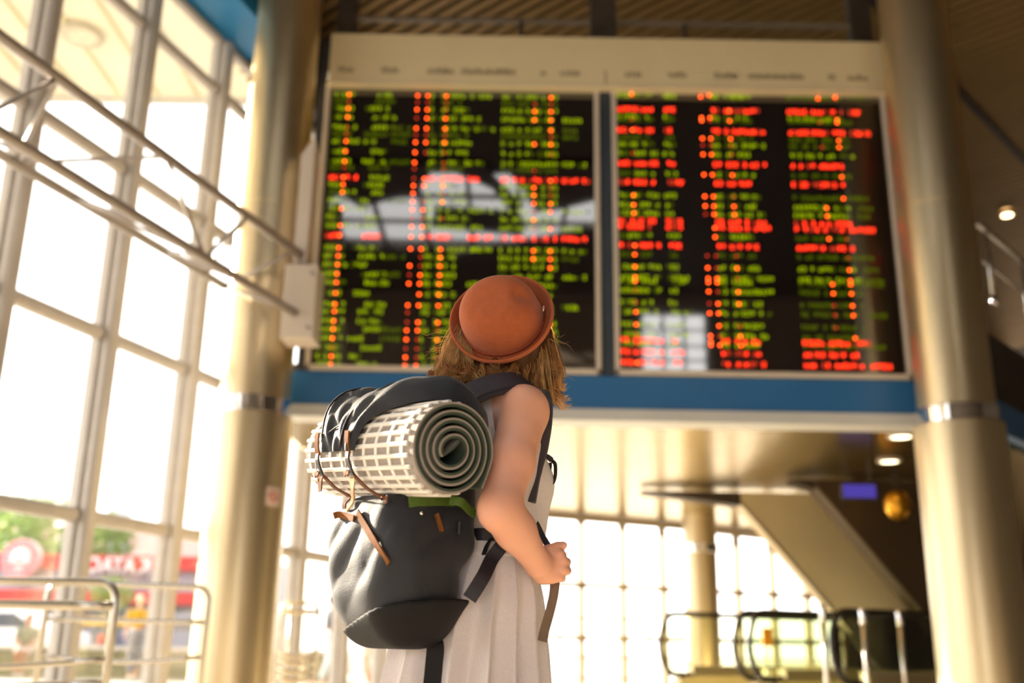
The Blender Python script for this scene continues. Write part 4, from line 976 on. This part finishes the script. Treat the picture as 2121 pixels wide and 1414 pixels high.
locks('hair_strands', 55, 22, right_curtain, .0050, .35, .0010, hair_m)
locks('hair_strands', 26, 16, right_curtain, .0050, .35, .0010, hair_l)
def right_tips(_):
    u = hr.random(); x0 = 1112+u*36; Y = 2.32+.07*hr.random(); y0 = hr.uniform(715, 800); y1 = min(848, y0+hr.uniform(40, 70)); k = hr.uniform(4, 30)*max(.2, (y1-730)/118)
    return [hq(x0-6, y0-40, Y), hq(x0+2, y0-10, Y), hq(x0+6+k*.2, (y0+y1)/2, Y), hq(x0+9+k*.7, y1-6, Y), hq(x0+12+k*1.15, y1+hr.uniform(-8, 4), Y)]
locks('hair_strands', 46, 13, right_tips, .0032, .5, .0008, hair_l)
def left_tuft(_):
    u = hr.random(); x0 = 932+u*42; Y = 2.245+.07*hr.random(); x1 = 900+u*66
    return [hq(x0+12, 680+14*u, Y+.04), hq(x0-4+hr.gauss(0, 3), 716, Y+.01), hq(x1+16+hr.gauss(0, 4), 742, Y), hq(x1+6+hr.gauss(0, 5), 768, Y-.005), hq(x1+6+hr.gauss(0, 9), 790+hr.uniform(-8, 16), Y-.01)]
locks('hair_strands', 44, 20, left_tuft, .0048, .4, .0010, hair_l)
def middle_mess(_):
    u = hr.random(); x0 = 915+u*150; Y = 2.222+.05*hr.random(); a = hr.uniform(0, 6.3); rr = hr.uniform(6, 20); cy = 760+hr.random()*24
    return [hq(x0+8*math.cos(a)+6, cy-26, Y+.055), hq(x0+rr*math.cos(a), cy-2+rr*.5*math.sin(a), Y), hq(x0-10+rr*math.cos(a+1.4), cy+6+rr*.5*math.sin(a+1.4), Y-.010), hq(x0-12+rr*math.cos(a+2.6), cy+16+rr*.4*math.sin(a+2.6), Y-.006), hq(x0-4+rr*math.cos(a+3.8), cy+30+hr.uniform(-4, 12), Y)]
locks('hair_strands', 52, 20, middle_mess, .0050, .4, .0010, hair_m)
locks('hair_strands', 24, 14, middle_mess, .0050, .4, .0010, hair_l)
def flyaway(i):
    if hr.random() < .5:
        x, y = hr.uniform(905, 945), hr.uniform(690, 790); k = -1
    else: x, y = hr.uniform(1136, 1160), hr.uniform(690, 840); k = 1
    Y = 2.27+.06*hr.random(); l = hr.uniform(12, 34); b_ = hr.uniform(-14, 14)
    return [hq(x-k*8, y-8, Y), hq(x+k*l*.35, y-4+b_*.3, Y), hq(x+k*l*.7, y+b_*.5, Y), hq(x+k*l, y+b_+hr.uniform(-6, 12), Y)]
strands('hair_strands', 70, flyaway, .0005, hair_l)
# ================================================================== BACKPACK
bp = thing('backpack', 'large navy hiking backpack with tan leather straps on the woman\'s back', 'backpack', (-.235, 2.21, .83))
PC = np.array([-.238, 2.205, 0])
pk = SDF((-.56, 1.90, .78), (.06, 2.52, 1.44), .005)
pk.rbox(PC+BZ*1.02-BF*.005, (.150, .098, .135), BAX, .075, .03)
pk.rbox(PC+BZ*.925-BF*.0+BR*.01, (.135, .092, .085), BAX, .080, .03)
pk.rbox(PC+BZ*1.20+BF*.075, (.135, .055, .20), BAX, .05, .03)
pk.ell(PC+BZ*1.02+BR*.10-BF*.02, (.062, .085, .10), BAX, .02)               # side pocket towards the camera
pk.ell(PC+BZ*1.04-BR*.06-BF*.055, (.095, .058, .10), BAX, .02)              # front pocket
def folds(x, y, z):
    a = (x*BR[0]+y*BR[1]); b = (x*BF[0]+y*BF[1])
    m = np.clip((1.16-z)/.10, 0, 1)*np.clip((z-.86)/.16, 0, 1)
    w = (a+b*.6)*(30+22*(z-1))+1.1
    return m*(.0055*(.62-np.abs(np.sin(w)))+.0025*np.sin((a-b*.5)*48+(z-1)*7))
pk.warp(folds)
body_p = pk.build('main_body', navy, bp, relax=1, label='navy canvas body of the backpack')
pb = SDF((-.56, 1.90, .78), (.06, 2.52, 1.0), .005)
pb.rbox(PC+BZ*1.02-BF*.005, (.158, .106, .143), BAX, .079, .03); pb.rbox(PC+BZ*.925+BR*.01, (.143, .100, .092), BAX, .084, .03)
pb.cone(PC+BZ*.93+BR*.11+BF*.02, PC+BZ*.985+BR*.15+BF*.13, .055, .022, .03)
pb.half(PC+BZ*.868-BR*.1, BZ*1.0-BR*.24-BF*.05, .004)
pb.build('base_panel', black_c, bp, relax=1, label='black base of the backpack')
TP = bvh(body_p)
# ---- rolled mat
mt_ = thing('rolled_mat', 'rolled white and green foam mat strapped across the backpack', 'camping mat', (-.27, 2.18, 1.11))
MN = PY(938, 931, 1.965); FC = PY(674, 947, 2.40); M0 = (MN+FC)/2; MA = MN-FC; MA /= np.linalg.norm(MA)
MV = BZ-MA*(MA@BZ); MV /= np.linalg.norm(MV); MU = np.cross(MV, MA); AN, AF = .2738, -.19        # axis, towards the body, up; near and far end
def mp(a, r_, an): return M0+MA*a+MU*r_*math.cos(an)+MV*r_*math.sin(an)*1.0      # axial, radius, angle (ccw seen from the near end)
A0 = math.radians(-4); TURNS = 4.6; R0, PIT = .0935, .0152
def spir(off, th, a0, a1):
    g = []; N = int(TURNS*56); P0 = M0
    for (u, v) in ((.0745, -.068), (.0830, -.046), (.0895, -.024)):               # loose outer end
        n_ = np.array([.96, .28]); e = P0+MU*(u+off*n_[0])+MV*(v+off*n_[1]); g.append([e+MA*a0, e+MA*a1])
    for k in range(N+1):
        an = A0+2*math.pi*TURNS*k/N; r_ = R0-PIT*TURNS*k/N+off; r_ += .0035*math.sin(an*2+.8)*(1-r_/R0)
        g.append([mp(a0, r_, an), mp(a1, r_, an)])
    e0 = np.array(g[-1][0]); e1_ = np.array(g[-1][1]); d = (MU*.55+MV*.83)*.044     # straight inner tongue
    t_ = (e0-np.array(g[-2][0])); t_ /= np.linalg.norm(t_); c_ = M0+MA*a0
    for k in (1, 2, 3, 4):
        w = k/4; q = e0*(1-w)+(c_+MU*.015+MV*.020)*w+t_*.003*math.sin(math.pi*w); g.append([q, q+MA*(a1-a0)])
    return MB().sheet(g, th)
spir(-.0022, .0046, AF, AN).build('green_layer', foam_g, mt_, True, auto=40, label='dark green inner side of the mat')
spir(.0024, .0046, AF, AN-.001).build('pale_layer', foam_w2, mt_, True, auto=40, label='outer side of the mat, greyed to carry the shade between the ribs')
NR = 24; rb = pd = None
def frame_at(an, a, rr):
    nrm = MU*math.cos(an)+MV*math.sin(an); tg = -MU*math.sin(an)+MV*math.cos(an)
    m = Matrix(((MA[0], tg[0], nrm[0], 0), (MA[1], tg[1], nrm[1], 0), (MA[2], tg[2], nrm[2], 0), (0, 0, 0, 1)))
    m.translation = Vector(mp(a, rr, an)-org(mt_)); return m
RL = AN-AF-.022
for k in range(NR):
    dA = (2*math.pi-.3)/NR; an = A0+.2+dA*k; rr = R0+.0044-PIT*(an-A0)/(2*math.pi)
    m = frame_at(an, AF+RL/2+.003, rr)
    if rb is None:
        o = org(mt_); pr = [(-.0046, 0), (-.0044, .0042), (-.0028, .0058), (.0028, .0058), (.0044, .0042), (.0046, 0)]
        rb = MB().prism([o+np.array((-RL/2, a, b)) for a, b in pr], (RL, 0, 0)).build('rib', foam_w, mt_); rb.matrix_local = m
    else: share(rb, 'rib', mt_, m)
    an2 = an+dA/2; rr = R0+.0044-PIT*(an2-A0)/(2*math.pi)
    for j in range(9):
        m2 = frame_at(an2, AF+.022+.050*j+.0*(k % 2), rr)
        if pd is None: pd = MB().prism([o+np.array((-.0048, a, b)) for a, b in [(-.0095, 0), (-.0095, .0032), (.0095, .0032), (.0095, 0)]], (.0096, 0, 0)).build('pad', foam_w, mt_); pd.matrix_local = m2
        else: share(pd, 'pad', mt_, m2)
# ---- lid flap over the mat, and the stuffed lid behind it
def lerp_t(t, tab): return float(np.interp(t, [a for a, b in tab], [b for a, b in tab]))
NEAR = [(0, .20), (40, .235), (80, .225), (100, .20), (120, .15), (130, .115), (150, .075), (170, .066), (184, .062)]
FAR = [(0, -.16), (60, -.17), (100, -.16), (125, -.14), (154, -.097), (171, -.081), (184, -.074)]
PUF = [(0, .03), (30, .050), (60, .056), (90, .050), (110, .040), (130, .026), (150, .015), (170, .008), (184, .006)]
g = []
for i in range(49):
    dg = 15+169*i/48; an = math.radians(dg); lo_ = lerp_t(dg, FAR); hi_ = lerp_t(dg, NEAR); pf = lerp_t(dg, PUF); row = []
    for j in range(29):
        u = j/28; a = lo_+(hi_-lo_)*u; e = min(u, 1-u); pl2 = min(1, e/.10); pl2 = math.sqrt(max(0, 1-(1-pl2)**2))
        hollow = 1-.42*math.exp(-((u-.36)/.17)**2)*min(1, max(0, (dg-70)/30))*min(1, max(0, (172-dg)/25))
        wr_ = .0035*math.sin(16*u+dg*.07)+.0025*math.sin(31*u-dg*.11)
        row.append(mp(a, .1025+pf*pl2*hollow+wr_*pl2, an))
    g.append(row)
MB().sheet(g, .004).build('lid_flap', navy, bp, True, auto=70, label='navy lid flap pulled over the mat')
lid = SDF((-.50, 1.98, 1.22), (.08, 2.52, 1.48), .005)
LC = M0+MU*.115+MV*.070+MA*.0
lid.rbox(LC, (.150, .055, .060), [MA, MU, MV], .045, .02)
lid.warp(lambda x, y, z: .005*np.sin(x*60+y*20+z*50)+.003*np.sin(x*110-y*90))
lid.build('lid', navy, bp, relax=1, label='stuffed navy lid of the backpack')
def flap_pt(dg, u, off=.004):
    lo_ = lerp_t(dg, FAR); hi_ = lerp_t(dg, NEAR); pf = lerp_t(dg, PUF); e = min(u, 1-u); pl2 = min(1, e/.10); pl2 = math.sqrt(max(0, 1-(1-pl2)**2))
    hollow = 1-.42*math.exp(-((u-.36)/.17)**2)*min(1, max(0, (dg-70)/30))*min(1, max(0, (172-dg)/25))
    return mp(lo_+(hi_-lo_)*u, .1025+pf*pl2*hollow+off, math.radians(dg))
MB().tube([flap_pt(d_, .07+.05*(180-d_)/100) for d_ in range(180, 84, -8)], .0022, 6).build('flap_seam', web, bp, True)
MB().tube([flap_pt(d_, .66+.1*(180-d_)/100) for d_ in range(182, 70, -8)], .0022, 6).build('flap_seam', web, bp, True)
MB().tube([flap_pt(160+4*math.sin(u*9), u) for u in np.linspace(.12, .66, 8)], .0018, 6).build('flap_seam', web, bp, True)
def matpt(a, deg, r_=.110): return mp(a, r_, math.radians(deg))
# leather tabs, loops and buckles of the two lid straps
for a in (-.090, .048):
    d = MA
    ribbon([matpt(a, 164, .121), matpt(a, 172, .117), matpt(a, 180, .113), matpt(a, 187, .109)], d, .017, .0035, 4).build('leather_tab', leather, bp)
    ribbon([matpt(a-.003, 184, .109), matpt(a+.005, 192, .114), matpt(a+.002, 203, .110), matpt(a+.0, 214, .108)], d, .011, .004, 5).build('webbing_loop', web, bp)
    MB().tube([matpt(a-.014, 192, .109), matpt(a-.014, 203, .111), matpt(a+.0, 204, .111), matpt(a+.0, 191, .110)], .002, 6, close=True).build('buckle', mat('pale_buckle', 'c4c0cc', .3, .3), bp, True)
    ribbon([matpt(a-.020, 206, .110), matpt(a-.013, 209, .116), matpt(a-.005, 207, .112)], d, .010, .003, 4).build('leather_tab', leather, bp)
    low = hit(TP, 716 if a < 0 else 800, 1056 if a < 0 else 1044, .004)
    ribbon([matpt(a+.002, 212, .107), matpt(a+.02, 228, .106), matpt(a+.04, 245, .106), low+BZ*.012, low], d, .013, .003, 5).build('lower_strap', mat('brown_strap', '6a3f28', .8, 0, .1, 40), bp)
ribbon([matpt(.048, 213, .111), PY(730, 1008, 2.03), PY(730, 1038, 2.03), PY(717, 1058, 2.03)], MA, .010, .003, 6).build('strap_tail', mat('pale_tan_leather', 'a67a46', .8, 0, .1, 30), bp)
ribbon([matpt(-.090, 213, .111), PY(664, 990, 2.13), PY(663, 1018, 2.125)], MA, .014, .003, 6).build('strap_tail', leather, bp)
# leather trims on the pockets
def on(pts, lift=.004): return [hit(TP, x, y, lift) for x, y in pts]
ribbon(on([(691, 1068), (705, 1067), (720, 1070), (736, 1074)]), BZ, .014, .003, 4).build('pocket_trim', leather, bp)
ribbon(on([(743, 1063), (757, 1085), (772, 1110), (788, 1136), (806, 1166)]), BR, .016, .003, 4).build('pocket_trim', leather, bp)
ribbon(on([(900, 1066), (905, 1082), (910, 1100)]), BR, .020, .003, 4).build('leather_patch', leather, bp)
ribbon(on([(846, 1043), (880, 1041), (915, 1040), (938, 1040)], .006), BZ, .022, .003, 4).build('lime_strap', lime, bp)
ribbon([PY(932, 1036, 2.07), PY(955, 1040, 2.06), PY(972, 1056, 2.08), PY(984, 1064, 2.1)], BZ, .018, .003, 5).build('lime_strap', lime, bp)
MB().lathe([(.004, -.002), (.004, .004)], hit(TP, 872, 1064, .003), -BR, 10).build('rivet', chrome, bp, True)
# shoulder strap on the right shoulder
TB = bvh(bodice, (sk_, body))
def fr(x, y, lift, dflt): return hit(TB, x, y, lift, dflt)
sh_top = [PY(946, 842, 2.12), PY(985, 812, 2.15), PY(1030, 796, 2.175), PY(1072, 792, 2.20), PY(1102, 803, 2.232), PY(1116, 832, 2.255), PY(1114, 875, 2.255), PY(1105, 925, 2.255), PY(1093, 975, 2.25), PY(1088, 1040, 2.24)]
wdir = [BR*.45-BZ*.9, BR*.45-BZ*.9, BR*.5-BZ*.85, BR*.6-BZ*.8, BR*.8-BZ*.4]+[np.array([1., -.2, .1])]*5
ribbon(sh_top, wdir, [.048, .052, .052, .052, .054, .06, .064, .066, .062, .045], .014, 6).build('shoulder_strap', mat('slate_padding', '3a3742', .6, 0, .1, 60, .1, 300), bp, True, auto=50, label='padded slate shoulder strap')
cst = np.array(bez(sh_top, 6)); MB().tube([p-BZ*.013+BR*.012+np.array([0, -.006, .0]) for i, p in enumerate(cst[2:24])], .0022, 6).build('strap_piping', web, bp, True)
lst = [p-BR*.2 for p in sh_top]
lst = [cN-BF*.12-BR*.08, cN-BR*.085-BZ*.0+BF*-.04, cN-BR*.09+BZ*.005+BF*.03, cC+BZ*.12+BF*.10-BR*.09, cC+BF*.16-BR*.08+BZ*.0, cC+BF*.12-BR*.12-BZ*.12]
ribbon(lst, BR, .055, .014, 6).build('shoulder_strap', MATS['slate_padding'], bp, True, auto=50)
# webbing, loop and buckle at the chest
ribbon([PY(1122, 944, 2.30), PY(1134, 946, 2.30), PY(1143, 953, 2.30)], BZ, .012, .003, 5).build('chest_loop', web, bp)
ribbon([PY(1143, 953, 2.30), PY(1150, 962, 2.30), PY(1150, 985, 2.30), PY(1145, 1001, 2.30), PY(1136, 1000, 2.30), PY(1130, 993, 2.30), PY(1138, 975, 2.30), PY(1140, 958, 2.30)], np.array([.5, -.9, .1]), .010, .0035, 6).build('chest_loop', web, bp)
ribbon([PY(1114, 1004, 2.30), PY(1122, 1000, 2.30), PY(1130, 996, 2.30)], BZ, .013, .003, 5).build('chest_loop', web, bp)
MB().bar(PY(1100, 1036, 2.285), PY(1096, 1062, 2.275), .022, .007, -BF+BR).build('ladder_buckle', black_c, bp, bevel=.002)
ribbon([PY(1096, 1060, 2.275), PY(1108, 1080, 2.26), PY(1120, 1104, 2.245), PY(1134, 1128, 2.225), PY(1142, 1150, 2.215)], np.array([.9, -.1, -.4]), .015, .002, 6).build('adjuster_webbing', web, bp)
ribbon([PY(1150, 1196, 2.215), PY(1147, 1230, 2.215), PY(1138, 1270, 2.22), PY(1128, 1306, 2.225), PY(1123, 1328, 2.225)], np.array([1., .3, .2]), .021, .002, 6).build('webbing_end', mat('khaki_webbing', '6f5a4c', .6, 0, .1, 60, .1, 400), bp, label='loose end of webbing hanging from the hand')
# hip belt and lower straps
TB = bvh(bodice, (sk_,))
ribbon([PC+BZ*1.075+BR*.15+BF*.06, hit(TB, 970, 1108, .004), hit(TB, 1000, 1107, .004), hit(TB, 1040, 1110, .004), hit(TB, 1075, 1118, .004), hit(TB, 1100, 1128, .006)], BZ, .026, .004, 5).build('hip_belt', web, bp)
ribbon([PY(972, 1240, 2.12), PY(990, 1212, 2.125), PY(1004, 1188, 2.14), hit(TB, 1020, 1162, .010), hit(TB, 1036, 1135, .006), hit(TB, 1052, 1112, .006)], np.array([.85, 0, -.5]), .030, .003, 5).build('hip_strap', web, bp)
ribbon([hit(TB, 1018, 1117, .008), hit(TB, 1010, 1132, .009), hit(TB, 1003, 1148, .010)], BR+BZ*.4, .016, .004, 4).build('strap_tail', black_c, bp)
ribbon([PC+BZ*.868+BR*.06+BF*.05, PY(901, 1335, 2.16), PY(899, 1375, 2.16), PY(894, 1430, 2.16), PY(893, 1480, 2.16)], np.array([1., 0, 0]), .036, .003, 5).build('hanging_strap', black_c, bp)
